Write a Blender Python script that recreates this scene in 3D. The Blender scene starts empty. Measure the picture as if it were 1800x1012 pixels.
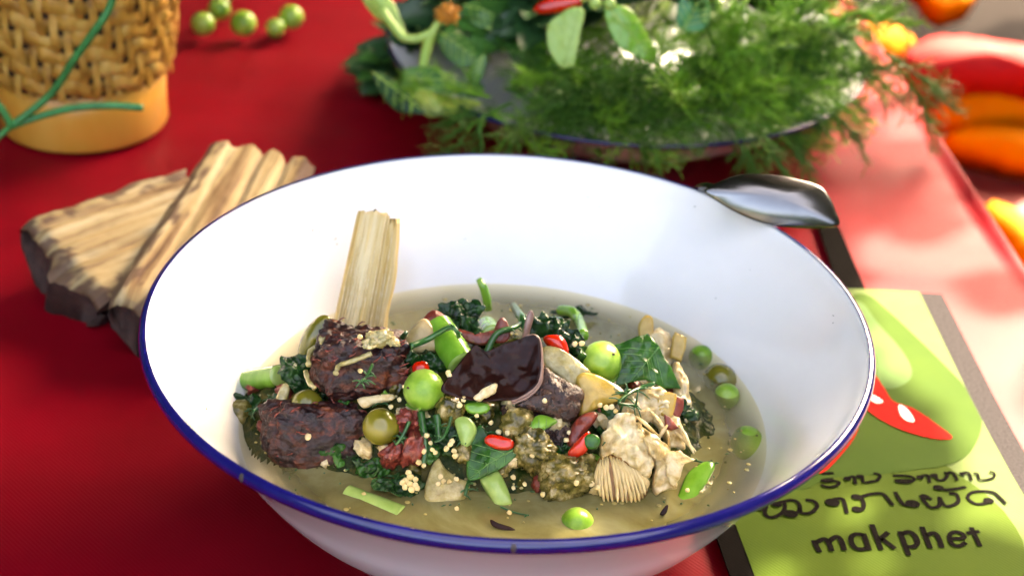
import bpy, math, random
import numpy as np
from mathutils import Vector, Matrix, noise

random.seed(7)
scene = bpy.context.scene
COL = scene.collection
R = math.radians

# ------------------------------------------------------------------ camera
CAM = Vector((0.0, -0.56327, 0.42872))
FW = Vector((0.00081, 0.86186, -0.50714)).normalized()
RT = Vector((0.99853, 0.02679, 0.04713)).normalized()
UP = RT.cross(FW).normalized()
RT = FW.cross(UP).normalized()
cd = bpy.data.cameras.new('camera')
cam = bpy.data.objects.new('camera', cd)
COL.objects.link(cam)
cam.matrix_world = Matrix(((RT.x, UP.x, -FW.x, CAM.x), (RT.y, UP.y, -FW.y, CAM.y),
                           (RT.z, UP.z, -FW.z, CAM.z), (0, 0, 0, 1)))
cd.lens = 60
cd.sensor_width = 36
cd.clip_start = 0.01
cd.clip_end = 200
cd.dof.use_dof = True
cd.dof.focus_distance = 0.635
cd.dof.aperture_fstop = 9.0
scene.camera = cam

# ------------------------------------------------------------------ sky, sun, exposure
SUN_EL, SUN_AZ = R(44), R(56)          # azimuth from +X towards +Y
w = bpy.data.worlds.new('World')
scene.world = w
w.use_nodes = True
nt = w.node_tree
bg = nt.nodes['Background']
sky = nt.nodes.new('ShaderNodeTexSky')
sky.sky_type = 'NISHITA'
sky.sun_disc = False
sky.sun_elevation = SUN_EL
sky.sun_rotation = math.pi / 2 - SUN_AZ
sky.air_density = 0.5
sky.dust_density = 6.0
sky.ozone_density = 0.6
nt.links.new(sky.outputs[0], bg.inputs[0])
bg.inputs[1].default_value = 0.15
SUN_DIR = Vector((math.cos(SUN_EL) * math.cos(SUN_AZ), math.cos(SUN_EL) * math.sin(SUN_AZ), math.sin(SUN_EL)))
sl = bpy.data.lights.new('sun', 'SUN')
sl.energy = 2.6
sl.angle = R(0.6)
sl.color = (1.0, 0.94, 0.84)
sun = bpy.data.objects.new('sun', sl)
COL.objects.link(sun)
sun.location = (2, 1, 3)
sun.rotation_euler = SUN_DIR.to_track_quat('Z', 'Y').to_euler()
vs = scene.view_settings
vs.view_transform = 'Standard'
vs.look = 'None'
vs.gamma = 1.0
vs.use_curve_mapping = False
vs.exposure = 4.05
vs.use_white_balance = True
vs.white_balance_temperature = 8800
vs.white_balance_tint = 10
scene.render.engine = 'CYCLES'
scene.cycles.use_denoising = True
scene.cycles.max_bounces = 8

# ------------------------------------------------------------------ picture -> place helpers
F = 60 / 36 * 1800


def raydir(px, py):
    return FW + RT * ((px - 900) / F) - UP * ((py - 506) / F)


def at(px, py, z):
    d = raydir(px, py)
    return CAM + d * ((z - CAM.z) / d.z)


def aty(px, py, y):
    d = raydir(px, py)
    return CAM + d * ((y - CAM.y) / d.y)


SOUP_Z = 0.037


def heap(x, y):
    u = (x + 0.010) / 0.103
    v = (y - 0.002) / 0.056
    r2 = u * u + v * v
    h = 0.031 * max(0.0, 1 - r2) ** 0.75 - 0.0045 - 0.004 * min(r2, 3)
    h += 0.0035 * noise.noise(Vector((x * 60, y * 60, 3.1))) + 0.0018 * noise.noise(Vector((x * 150, y * 150, 8)))
    return SOUP_Z + h


def on(px, py, lift=0.0):
    """point of the stew (solids or broth) under a picture point, lifted"""
    d = raydir(px, py)
    t = 0.45
    while t < 1.2:
        p = CAM + d * t
        if p.z - lift <= max(SOUP_Z, heap(p.x, p.y)):
            return p
        t += 0.0007
    return at(px, py, SOUP_Z)


# ------------------------------------------------------------------ object helpers
ORG = {}


def tag(o, label=None, cat=None, group=None, kind=None):
    if label: o['label'] = label
    if cat: o['category'] = cat
    if group: o['group'] = group
    if kind: o['kind'] = kind
    return o


def empty(name, loc, label, cat, group=None):
    o = bpy.data.objects.new(name, None)
    o.empty_display_size = 0.01
    COL.objects.link(o)
    o.location = loc
    ORG[o.name] = Vector(loc)
    return tag(o, label, cat, group)


def obj(name, verts, faces, mat, parent=None, smooth=True, label=None, cat=None, group=None, kind=None, origin=None):
    """one mesh object; verts are world positions"""
    vv = [Vector(v) for v in verts]
    if parent is not None:
        o0 = ORG[parent.name]
    elif origin is not None:
        o0 = Vector(origin)
    else:
        o0 = Vector((sum(v.x for v in vv) / len(vv), sum(v.y for v in vv) / len(vv), min(v.z for v in vv)))
    me = bpy.data.meshes.new(name)
    me.from_pydata([tuple(v - o0) for v in vv], [], faces)
    if smooth:
        me.polygons.foreach_set('use_smooth', [True] * len(me.polygons))
    me.materials.append(mat)
    me.update()
    o = bpy.data.objects.new(name, me)
    COL.objects.link(o)
    if parent is not None:
        o.parent = parent
        ORG[o.name] = o0
    else:
        o.location = o0
        ORG[o.name] = o0
    return tag(o, label, cat, group, kind)


def inst(src, mw, name=None, label=None, group=None):
    o = src.copy()
    COL.objects.link(o)
    o.matrix_world = mw
    if label: o['label'] = label
    if group: o['group'] = group
    return o


class MB:
    def __init__(s):
        s.v = []
        s.f = []

    def add(s, v, f):
        b = len(s.v)
        s.v += [Vector(p) for p in v]
        s.f += [tuple(i + b for i in q) for q in f]

    def tube(s, pts, radii, n=6, cap=True, flat=1.0):
        pts = [Vector(p) for p in pts]
        if not isinstance(radii, (list, tuple)): radii = [radii] * len(pts)
        up = Vector((0, 0, 1))
        v, f = [], []
        for i, p in enumerate(pts):
            t = (pts[min(i + 1, len(pts) - 1)] - pts[max(i - 1, 0)])
            t = t.normalized() if t.length > 1e-9 else Vector((1, 0, 0))
            a = t.cross(up)
            if a.length < 1e-3: a = t.cross(Vector((1, 0, 0)))
            a.normalize()
            b = a.cross(t)
            for k in range(n):
                q = 2 * math.pi * k / n
                v.append(p + a * (radii[i] * math.cos(q)) + b * (radii[i] * flat * math.sin(q)))
        for i in range(len(pts) - 1):
            for k in range(n):
                f.append((i * n + k, i * n + (k + 1) % n, (i + 1) * n + (k + 1) % n, (i + 1) * n + k))
        if cap:
            f.append(tuple(range(n))[::-1])
            f.append(tuple(range((len(pts) - 1) * n, len(pts) * n)))
        s.add(v, f)
        return s

    def ball(s, c, rx, ry=None, rz=None, n=10, m=7, rot=None):
        ry = ry or rx
        rz = rz or rx
        v, f = [], []
        for i in range(m + 1):
            th = math.pi * i / m
            for k in range(n):
                ph = 2 * math.pi * k / n
                p = Vector((rx * math.sin(th) * math.cos(ph), ry * math.sin(th) * math.sin(ph), rz * math.cos(th)))
                if rot: p = rot @ p
                v.append(Vector(c) + p)
        for i in range(m):
            for k in range(n):
                f.append((i * n + k, (i + 1) * n + k, (i + 1) * n + (k + 1) % n, i * n + (k + 1) % n))
        s.add(v, f)
        return s

    def lathe(s, prof, c, n=96, wob=0.0):
        v, f = [], []
        for (r, z) in prof:
            for k in range(n):
                q = 2 * math.pi * k / n
                v.append((c[0] + r * math.cos(q), c[1] + r * math.sin(q), c[2] + z))
        for i in range(len(prof) - 1):
            for k in range(n):
                f.append((i * n + k, i * n + (k + 1) % n, (i + 1) * n + (k + 1) % n, (i + 1) * n + k))
        s.add(v, f)
        return s

    def build(s, name, mat, parent=None, **kw):
        return obj(name, s.v, s.f, mat, parent, **kw)


def spline(pts, per=6, closed=False):
    """Catmull-Rom through tuples"""
    P = [np.array(p, float) for p in pts]
    n = len(P)
    out = []
    rng = range(n) if closed else range(n - 1)
    for i in rng:
        if closed:
            a, b, c, d = P[(i - 1) % n], P[i], P[(i + 1) % n], P[(i + 2) % n]
        else:
            a, b, c, d = P[max(i - 1, 0)], P[i], P[i + 1], P[min(i + 2, n - 1)]
        for k in range(per):
            t = k / per
            out.append(0.5 * ((2 * b) + (-a + c) * t + (2 * a - 5 * b + 4 * c - d) * t * t + (-a + 3 * b - 3 * c + d) * t ** 3))
    if not closed: out.append(P[-1])
    return out


def slab(name, outline, mat, base, n=(0, -0.55, 0.83), thick=0.0015, bulge=0.0, rough=0.0, nscale=250,
         sharp=False, per=4, rings=7, bend=None, parent=None, edge=0.5, jag=0.0, **kw):
    """A piece whose outline is seen at picture points, standing on the plane (base, n), with thickness and relief."""
    n = Vector(n).normalized()
    base = Vector(base)
    if sharp:
        o2 = []
        m = len(outline)
        for i in range(m):
            a, b = np.array(outline[i], float), np.array(outline[(i + 1) % m], float)
            for k in range(per): o2.append(a + (b - a) * k / per)
    else:
        o2 = spline(outline, per, True)
    W = []
    for (x, y) in o2:
        d = raydir(x, y)
        W.append(CAM + d * ((base - CAM).dot(n) / d.dot(n)))
    c = sum(W, Vector()) / len(W)
    sd = random.random() * 50
    if jag:
        W = [p + (p - c).normalized() * jag * noise.noise(p * 400 + Vector((sd, 0, 0))) for p in W]
    ax = (W[0] - c).normalized()
    ay = n.cross(ax)
    L = max((p - c).length for p in W)
    v, f = [], []
    N = len(W)

    def disp(p, s):
        q = p - c
        h = bulge * (1 - s * s)
        if bend:
            h += bend(q.dot(Vector((1, 0, 0))) / L, (q - n * q.dot(n)).dot(Vector((0, 1, 0)) if abs(n.y) < .8 else Vector((0, 0, 1))) / L) * L
        if rough:
            h += rough * noise.noise(p * nscale + Vector((sd, sd, 0))) + rough * .5 * noise.noise(p * nscale * 2.3 + Vector((sd, 7, 0)))
        return h
    global SURF
    SURF = (c, n, L, W, disp)
    S = [1 - (k / rings) ** 1.25 for k in range(rings)]
    S[0] = 1.0
    # front rings from edge inward
    for s in S:
        for p in W:
            q = c + (p - c) * s
            e = 0 if s < 1 else -thick * edge * .5
            v.append(q + n * (disp(q, s) + e))
    v.append(c + n * disp(c, 0))
    ci = len(v) - 1
    for i in range(rings - 1):
        for k in range(N):
            f.append((i * N + k, i * N + (k + 1) % N, (i + 1) * N + (k + 1) % N, (i + 1) * N + k))
    for k in range(N):
        f.append(((rings - 1) * N + k, (rings - 1) * N + (k + 1) % N, ci))
    # back
    off = len(v)
    S2 = [1.0, 0.95, 0.5]
    for s in S2:
        for p in W:
            q = c + (p - c) * s
            e = thick * edge * .5 if s == 1 else 0
            v.append(q + n * (disp(q, s) - thick + e))
    v.append(c + n * (disp(c, 0) - thick))
    cb = len(v) - 1
    for i in range(len(S2) - 1):
        for k in range(N):
            f.append((off + i * N + k, off + (i + 1) * N + k, off + (i + 1) * N + (k + 1) % N, off + i * N + (k + 1) % N))
    for k in range(N):
        f.append((off + (len(S2) - 1) * N + k, cb, off + (len(S2) - 1) * N + (k + 1) % N))
        f.append((k, off + k, off + (k + 1) % N, (k + 1) % N))
    o = obj(name, v, f, mat, parent, **kw)
    return o


# ------------------------------------------------------------------ materials
MATS = {}


def M(name, cols, scale=120, stretch=(1, 1, 1), rough=0.4, bump=0.0, bscale=None, sss=0.0, coat=0.0, detail=5,
      metal=0.0, spec=0.5, stops=None, distort=0.0, sheen=0.0, trans=0.0, rvar=0.0, sssr=(0.004, 0.003, 0.002), rand=True):
    m = bpy.data.materials.new(name)
    m.use_nodes = True
    t = m.node_tree
    b = t.nodes['Principled BSDF']
    tc = t.nodes.new('ShaderNodeTexCoord')
    mp = t.nodes.new('ShaderNodeMapping')
    mp.inputs['Scale'].default_value = stretch
    t.links.new(tc.outputs['Object'], mp.inputs[0])
    vec = mp.outputs[0]
    nz = t.nodes.new('ShaderNodeTexNoise')
    nz.noise_dimensions = '4D'
    nz.inputs['Scale'].default_value = scale
    nz.inputs['Detail'].default_value = detail
    nz.inputs['Roughness'].default_value = 0.6
    nz.inputs['Distortion'].default_value = distort
    t.links.new(vec, nz.inputs['Vector'])
    if rand:
        oi = t.nodes.new('ShaderNodeObjectInfo')
        mu = t.nodes.new('ShaderNodeMath')
        mu.operation = 'MULTIPLY'
        mu.inputs[1].default_value = 37
        t.links.new(oi.outputs['Random'], mu.inputs[0])
        t.links.new(mu.outputs[0], nz.inputs['W'])
    if len(cols) == 1:
        b.inputs['Base Color'].default_value = (*cols[0], 1)
    else:
        cr = t.nodes.new('ShaderNodeValToRGB')
        el = cr.color_ramp.elements
        k = len(cols)
        st = stops or [0.3 + 0.4 * i / (k - 1) for i in range(k)]
        el[0].position = st[0]
        el[0].color = (*cols[0], 1)
        el[1].position = st[-1]
        el[1].color = (*cols[-1], 1)
        for i in range(1, k - 1):
            e = el.new(st[i])
            e.color = (*cols[i], 1)
        t.links.new(nz.outputs[0], cr.inputs[0])
        t.links.new(cr.outputs[0], b.inputs['Base Color'])
    b.inputs['Roughness'].default_value = rough
    if rvar:
        mr = t.nodes.new('ShaderNodeMapRange')
        mr.inputs['To Min'].default_value = max(0.02, rough - rvar)
        mr.inputs['To Max'].default_value = rough + rvar
        t.links.new(nz.outputs[0], mr.inputs[0])
        t.links.new(mr.outputs[0], b.inputs['Roughness'])
    b.inputs['Metallic'].default_value = metal
    b.inputs['Specular IOR Level'].default_value = spec
    b.inputs['Coat Weight'].default_value = coat
    b.inputs['Coat Roughness'].default_value = 0.08
    b.inputs['Sheen Weight'].default_value = sheen
    b.inputs['Transmission Weight'].default_value = trans
    if sss:
        b.inputs['Subsurface Weight'].default_value = sss
        b.inputs['Subsurface Radius'].default_value = sssr
        b.inputs['Subsurface Scale'].default_value = 1.0
    if bump:
        n2 = t.nodes.new('ShaderNodeTexNoise')
        n2.inputs['Scale'].default_value = bscale or scale * 3
        n2.inputs['Detail'].default_value = 4
        t.links.new(vec, n2.inputs['Vector'])
        bp = t.nodes.new('ShaderNodeBump')
        bp.inputs['Strength'].default_value = bump
        bp.inputs['Distance'].default_value = 0.001
        t.links.new(n2.outputs[0], bp.inputs['Height'])
        t.links.new(bp.outputs[0], b.inputs['Normal'])
    MATS[name] = m
    return m


def add_twill(m, scale=300, strength=0.16):
    t = m.node_tree
    b = t.nodes['Principled BSDF']
    tc = t.nodes.new('ShaderNodeTexCoord')
    wv = t.nodes.new('ShaderNodeTexWave')
    wv.wave_type = 'BANDS'
    wv.bands_direction = 'DIAGONAL'
    wv.inputs['Scale'].default_value = scale
    wv.inputs['Distortion'].default_value = 0.6
    wv.inputs['Detail Scale'].default_value = 40
    t.links.new(tc.outputs['Object'], wv.inputs[0])
    bp = t.nodes.new('ShaderNodeBump')
    bp.inputs['Strength'].default_value = strength
    bp.inputs['Distance'].default_value = 0.0003
    t.links.new(wv.outputs[0], bp.inputs['Height'])
    old = b.inputs['Normal'].links
    if old:
        t.links.new(old[0].from_socket, bp.inputs['Normal'])
    t.links.new(bp.outputs[0], b.inputs['Normal'])


m_cloth = M('red_cotton', [(0.150, 0.0005, 0.0050), (0.205, 0.0010, 0.0078)], scale=14, rough=0.48, spec=0.09, sheen=0.0, rand=False)
add_twill(m_cloth)
m_floor = M('brown_floor', [(0.006, 0.004, 0.0034), (0.012, 0.008, 0.007)], scale=6, rough=0.95, spec=.05)
m_enamel = M('white_enamel', [(0.80, 0.80, 0.785), (0.86, 0.86, 0.85)], scale=18, rough=0.14, coat=0.4, bump=0.02, bscale=25)
m_blue = M('blue_enamel', [(0.006, 0.005, 0.008), (0.006, 0.005, 0.10), (0.011, 0.009, 0.15)], stops=[0.27, 0.34, 0.8], scale=90, rough=0.16, coat=0.5, rand=False)
m_navy = M('navy_enamel', [(0.008, 0.009, 0.04), (0.014, 0.014, 0.07)], scale=90, rough=0.2)
m_plate = M('grey_white_enamel', [(0.62, 0.64, 0.66), (0.72, 0.73, 0.75)], scale=20, rough=0.15)
m_steel = M('polished_steel', [(0.16, 0.16, 0.165), (0.22, 0.22, 0.22)], scale=60, rough=0.2, rvar=.06, metal=1.0, bump=0.05, bscale=120)

m_meat = M('dried_meat', [(0.008, 0.003, 0.005), (0.026, 0.007, 0.007), (0.095, 0.018, 0.006), (0.28, 0.075, 0.013)], stops=[0.38, 0.5, 0.62, 0.74],
           scale=150, stretch=(.8, 1.0, 1.1), rough=0.36, bump=1.0, bscale=620, coat=0.06, distort=1.2, rvar=.2, spec=.4, detail=9)
m_meat2 = M('meat_shreds', [(0.10, 0.015, 0.012), (0.30, 0.05, 0.03)], scale=300, rough=0.3, bump=0.8, bscale=600, coat=0.15, sss=.1)
m_woodear = M('wood_ear', [(0.009, 0.003, 0.0025), (0.028, 0.008, 0.006)], scale=90, rough=0.2, spec=.16, coat=0.0, bump=0.6, bscale=160, sss=.05)
m_woodedge = M('wood_ear_edge', [(0.20, 0.10, 0.075), (0.34, 0.21, 0.16)], scale=300, rough=0.3, coat=.3)
m_skin = M('dark_pepper_skin', [(0.012, 0.005, 0.004), (0.05, 0.018, 0.010), (0.12, 0.05, 0.02)], stops=[.35, .55, .8], scale=420, rough=0.24, bump=1.0, bscale=900, coat=0.15)
m_ball = M('green_eggplant', [(0.065, 0.20, 0.010), (0.18, 0.36, 0.035), (0.34, 0.50, 0.10)], stops=[.30, .46, .66], scale=85, rough=0.3, coat=0.08, sss=0.25, detail=5, spec=.4)
m_ballold = M('olive_eggplant', [(0.075, 0.075, 0.005), (0.14, 0.13, 0.010), (0.21, 0.19, 0.025)], scale=70, rough=0.2, coat=0.5, sss=0.2, detail=2)
m_leaf = M('cooked_leaf', [(0.006, 0.038, 0.006), (0.018, 0.090, 0.012), (0.045, 0.17, 0.020)], scale=90, spec=.3, rough=0.27, bump=0.4, bscale=220, coat=0.15, distort=.6)
m_darkleaf = M('wilted_leaf', [(0.003, 0.013, 0.004), (0.008, 0.040, 0.009), (0.03, 0.10, 0.018)], scale=140, spec=.25, rough=0.24, bump=1.0, bscale=260, coat=0.15, distort=1.0)
m_freshleaf = M('bright_leaf', [(0.10, 0.28, 0.02), (0.20, 0.42, 0.04)], scale=120, rough=0.3, coat=0.2, bump=.2, bscale=300)
m_stalk = M('green_stalk', [(0.075, 0.24, 0.010), (0.17, 0.38, 0.045)], scale=120, stretch=(1, 1, .2), rough=0.25, coat=0.4, sss=0.2)
m_pale = M('pale_stalk', [(0.22, 0.38, 0.07), (0.36, 0.50, 0.15)], scale=150, rough=0.25, coat=0.4, sss=0.3)
m_chili = M('red_chili', [(0.46, 0.006, 0.002), (0.62, 0.022, 0.004)], scale=120, rough=0.16, coat=0.6, sss=0.15)
m_olive = M('olive_eggplant_flesh', [(0.022, 0.022, 0.004), (0.09, 0.075, 0.012), (0.24, 0.19, 0.06), (0.52, 0.46, 0.27)], stops=[.34, .47, .58, .72], scale=210, rough=0.2, coat=0.15, bump=0.7, bscale=330, sss=0.3)
m_glass = M('translucent_peel', [(0.19, 0.15, 0.04), (0.36, 0.31, 0.13), (0.5, 0.45, 0.26)], scale=230, rough=0.14, coat=0.15, bump=0.5, bscale=420, sss=0.35)
m_beige = M('beige_flesh', [(0.34, 0.24, 0.09), (0.48, 0.36, 0.17)], scale=220, rough=0.32, bump=0.3, bscale=600, coat=0.15, sss=0.3)
m_yellow = M('yellow_flesh', [(0.42, 0.26, 0.03), (0.58, 0.40, 0.10)], scale=160, rough=0.25, coat=0.15, bump=.3, sss=0.3)
m_mush = M('pale_mushroom', [(0.20, 0.11, 0.025), (0.48, 0.34, 0.13), (0.66, 0.54, 0.30), (0.76, 0.68, 0.48)], stops=[.3, .42, .55, .72], scale=190, rough=0.32, bump=0.7, bscale=330, coat=0.15, sss=0.25, distort=.6)
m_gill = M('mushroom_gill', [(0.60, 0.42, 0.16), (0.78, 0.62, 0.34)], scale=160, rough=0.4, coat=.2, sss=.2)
m_gilldark = M('gill_shade', [(0.20, 0.085, 0.014), (0.32, 0.15, 0.03)], scale=200, rough=0.4)  # orange-brown of the cap underside between the paler gills
m_mash = M('mashed_vegetables', [(0.004, 0.010, 0.003), (0.016, 0.028, 0.005), (0.055, 0.048, 0.010), (0.16, 0.12, 0.035)], stops=[.3, .47, .62, .78], scale=170, spec=.06, rough=0.22, bump=1.0, bscale=330, coat=0.03, distort=.8)
m_seed = M('cream_seed', [(0.62, 0.44, 0.16), (0.78, 0.64, 0.36)], scale=160, rough=0.25, coat=0.4, sss=0.3, detail=1)
m_dill = M('cooked_dill', [(0.008, 0.06, 0.012), (0.025, 0.13, 0.025)], scale=200, rough=0.3, coat=.3)
m_wood = M('yellow_wood', [(0.36, 0.20, 0.05), (0.56, 0.38, 0.12), (0.62, 0.47, 0.22), (0.68, 0.56, 0.32), (0.56, 0.32, 0.04)], stops=[.28, .40, .52, .62, .74], scale=190, stretch=(1.6, 1.6, 0.08), rough=0.5, bump=1.0, bscale=420, rand=False)
t = m_wood.node_tree
ga = t.nodes.new('ShaderNodeAttribute')
ga.attribute_name = 'grain'
for n_ in t.nodes:
    if n_.bl_idname == 'ShaderNodeMapping': t.links.new(ga.outputs['Vector'], n_.inputs[0])
m_log = M('split_wood', [(0.06, 0.022, 0.012), (0.22, 0.12, 0.045), (0.38, 0.26, 0.11), (0.50, 0.39, 0.21), (0.42, 0.26, 0.07)], stops=[.28, .39, .5, .64, .76], scale=75, stretch=(1.6, 0.09, 1.2), rough=0.7, bump=1.0, bscale=200, detail=7, distort=.3)
t = m_log.node_tree
ga = t.nodes.new('ShaderNodeAttribute')
ga.attribute_name = 'grain'
for n_ in t.nodes:
    if n_.bl_idname == 'ShaderNodeMapping': t.links.new(ga.outputs['Vector'], n_.inputs[0])
b = t.nodes['Principled BSDF']
ln = b.inputs['Base Color'].links[0].from_socket
e_ = t.nodes.new('ShaderNodeAttribute')
e_.attribute_name = 'rind'
mxx = t.nodes.new('ShaderNodeMix')
mxx.data_type = 'RGBA'
mxx.inputs[7].default_value = (0.075, 0.028, 0.016, 1)
t.links.new(e_.outputs['Fac'], mxx.inputs[0])
t.links.new(ln, mxx.inputs[6])
t.links.new(mxx.outputs[2], b.inputs['Base Color'])
m_bark = M('brown_bark', [(0.016, 0.006, 0.005), (0.070, 0.026, 0.016)], scale=130, rough=0.8, bump=1.0, bscale=260)
m_fibre = M('wood_fibre', [(0.55, 0.38, 0.13), (0.74, 0.62, 0.38)], scale=300, rough=0.55)
m_rind = M('red_brown_rind', [(0.10, 0.015, 0.010), (0.26, 0.04, 0.02)], scale=220, rough=0.28, bump=.5, coat=0.15)
m_bamboo = M('bamboo_strip', [(0.16, 0.06, 0.008), (0.44, 0.22, 0.032), (0.60, 0.38, 0.10)], scale=70, rough=0.45, bump=0.3, bscale=150)
m_ring = M('bamboo_band', [(0.56, 0.23, 0.020), (0.70, 0.36, 0.07)], scale=20, stretch=(1, 1, .3), rough=0.35, coat=.2)
m_gapshade = M('dark_lining', [(0.03, 0.012, 0.006), (0.06, 0.028, 0.012)], scale=60, rough=0.8)  # dark tone that paints shade into the gaps of the weave
m_vine = M('green_vine', [(0.012, 0.13, 0.03), (0.03, 0.24, 0.06)], scale=150, rough=0.4)
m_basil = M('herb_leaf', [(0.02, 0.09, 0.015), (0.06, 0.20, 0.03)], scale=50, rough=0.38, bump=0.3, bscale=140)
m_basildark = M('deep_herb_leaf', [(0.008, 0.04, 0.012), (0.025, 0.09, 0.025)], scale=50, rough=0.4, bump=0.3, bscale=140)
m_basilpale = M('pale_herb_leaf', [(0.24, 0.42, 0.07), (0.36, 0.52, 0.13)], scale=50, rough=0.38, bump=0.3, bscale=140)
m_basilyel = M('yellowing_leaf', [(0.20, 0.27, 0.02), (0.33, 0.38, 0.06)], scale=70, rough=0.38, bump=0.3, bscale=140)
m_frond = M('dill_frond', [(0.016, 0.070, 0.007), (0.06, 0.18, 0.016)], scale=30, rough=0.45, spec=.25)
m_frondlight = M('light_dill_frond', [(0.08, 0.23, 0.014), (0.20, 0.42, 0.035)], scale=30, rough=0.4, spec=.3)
m_stem = M('pale_stem', [(0.25, 0.42, 0.06), (0.36, 0.52, 0.12)], scale=80, rough=0.35)
m_flower = M('orange_flower', [(0.40, 0.12, 0.01), (0.62, 0.26, 0.02)], scale=300, rough=0.6, bump=1, bscale=500)
m_orange = M('orange_fabric', [(0.55, 0.15, 0.003), (0.66, 0.20, 0.005)], scale=30, rough=0.7, spec=.08)
m_redfab = M('red_fabric', [(0.30, 0.008, 0.010), (0.38, 0.02, 0.02)], scale=30, rough=0.65, spec=.12)
m_darkfab = M('maroon_fabric', [(0.10, 0.002, 0.002), (0.15, 0.004, 0.003)], scale=20, rough=0.7)
m_np_pale = M('print_pale_green', [(0.080, 0.118, 0.038), (0.095, 0.132, 0.046)], scale=60, rough=0.7, spec=.05, sheen=0, rand=False)
m_np_lime = M('print_lime', [(0.033, 0.064, 0.003), (0.045, 0.076, 0.004)], scale=20, rough=0.7, spec=.05, sheen=0, rand=False)
m_np_green = M('print_green', [(0.023, 0.055, 0.004), (0.032, 0.066, 0.005)], scale=20, rough=0.7, spec=.05, sheen=0, rand=False)
m_np_light = M('print_leaf_green', [(0.050, 0.100, 0.030), (0.062, 0.112, 0.036)], scale=20, rough=0.7, spec=.05, sheen=0, rand=False)
m_np_red = M('print_red', [(0.32, 0.002, 0.002), (0.36, 0.004, 0.003)], scale=60, spec=.04, rough=0.7, rand=False)
m_np_white = M('print_white', [(0.72, 0.72, 0.70), (0.76, 0.76, 0.74)], scale=60, rough=0.6, rand=False)
m_np_black = M('print_black', [(0.0012, 0.0008, 0.0008), (0.0045, 0.003, 0.0025)], scale=900, rough=0.7, spec=.015, rand=False)
for mm in (m_np_pale, m_np_lime, m_np_green, m_np_light, m_np_red, m_np_black):
    add_twill(mm, 320, 0.14)
m_canopy = M('canopy_leaf', [(0.03, 0.10, 0.015), (0.07, 0.18, 0.03)], scale=5, rough=0.5)
m_canbark = M('canopy_bark', [(0.06, 0.04, 0.03), (0.12, 0.09, 0.06)], scale=20, rough=0.9)

# broth: thin over the sloping wall, so the enamel shows through at its margin
m_soup = M('cloudy_broth', [(0.118, 0.100, 0.028), (0.180, 0.164, 0.066), (0.265, 0.254, 0.135)], stops=[.3, .5, .72], detail=9, scale=34, rough=0.07, bump=0.10, bscale=140, coat=0.3, sss=0.0, distort=1.2, rand=False)
t = m_soup.node_tree
b = t.nodes['Principled BSDF']
at_ = t.nodes.new('ShaderNodeAttribute')
at_.attribute_name = 'depth'
trn = t.nodes.new('ShaderNodeBsdfTransparent')
trn.inputs[0].default_value = (1.0, 0.95, 0.80, 1)
mx = t.nodes.new('ShaderNodeMixShader')
t.links.new(at_.outputs['Fac'], mx.inputs[0])
t.links.new(trn.outputs[0], mx.inputs[1])
t.links.new(b.outputs[0], mx.inputs[2])
t.links.new(mx.outputs[0], t.nodes['Material Output'].inputs[0])

# ------------------------------------------------------------------ setting: tablecloth, floor
def edge_x(y): return 0.284 - 0.0905 * y


v, f = [], []
nx, ny = 150, 150
for j in range(ny + 1):
    y = -0.40 + 1.7 * j / ny
    ex = edge_x(y)
    for i in range(nx + 1):
        u = i / nx
        if i <= nx - 10:
            x = -0.95 + (ex + 0.95) * (i / (nx - 10))
            z = 0.0
            amp = 1.0
            z += 0.0034 * noise.noise(Vector((x * 5, y * 9, 1))) + 0.0013 * noise.noise(Vector((x * 9 + y * 6, y * 26, 5))) - .0022
            z -= 0.0018 * math.exp(-((x + 0.157 + 0.02 * (y - .4)) / 0.0035) ** 2) * (1 if y > .3 else 0)
            z -= 0.0012
            if x > -.16 and x < edge_x(y) and y < .3: z = min(z, -0.0004)
        else:
            k = i - (nx - 10)
            x = ex + 0.004 * math.sin(min(k, 3) / 3 * math.pi / 2) + 0.006 * noise.noise(Vector((y * 7, k * .3, 2))) * min(1, k / 5)
            z = -0.0012 - (0 if k == 0 else 0.004 * (1 - math.cos(min(k, 3) / 3 * math.pi / 2)) + max(0, k - 3) * 0.055)
        v.append((x, y, z))
for j in range(ny):
    for i in range(nx):
        a = j * (nx + 1) + i
        f.append((a, a + 1, a + nx + 2, a + nx + 1))
obj('tablecloth', v, f, m_cloth, kind='structure', origin=(0, 0, 0))
obj('floor', [(-6, -4, -.74), (6, -4, -.74), (6, 9, -.74), (-6, 9, -.74)], [(0, 1, 2, 3)], m_floor, kind='structure', smooth=False, origin=(0, 0, -.74))

# ------------------------------------------------------------------ enamel bowl
bowl = empty('enamel_bowl', (0, 0, 0), 'large white enamel bowl with chipped dark blue rim, full of stew', 'bowl')
inner = [(0.0005, 0.0095), (0.055, 0.0095), (0.072, 0.0110), (0.083, 0.0145), (0.0905, 0.0195), (0.0960, 0.0250), (0.1002, 0.0300), (0.1069, 0.0400),
         (0.1125, 0.0500), (0.1191, 0.0600), (0.1265, 0.0700), (0.1318, 0.0770), (0.1352, 0.0825), (0.1373, 0.0853)]
inner = [tuple(p) for p in spline(inner, 4)]
lip = [(0.1386, 0.0860), (0.1396, 0.0854), (0.1399, 0.0840), (0.1390, 0.0826), (0.1375, 0.0818)]
outer = [(0.1358, 0.0798), (0.1316, 0.0748), (0.1277, 0.0700), (0.1203, 0.0600), (0.1137, 0.0500), (0.1081, 0.0400), (0.1013, 0.0300), (0.0972, 0.0250), (0.0925, 0.0200), (0.0875, 0.0150), (0.081, 0.0110),
         (0.0710, 0.0080), (0.0690, 0.0005), (0.0665, 0.0), (0.0655, 0.0060), (0.04, 0.0078), (0.0005, 0.0078)]
outer = [tuple(p) for p in spline(outer, 3)]
MB().lathe(inner + lip + outer, (0, 0, 0), 160).build('body', m_enamel, bowl)
rimp = []
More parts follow.
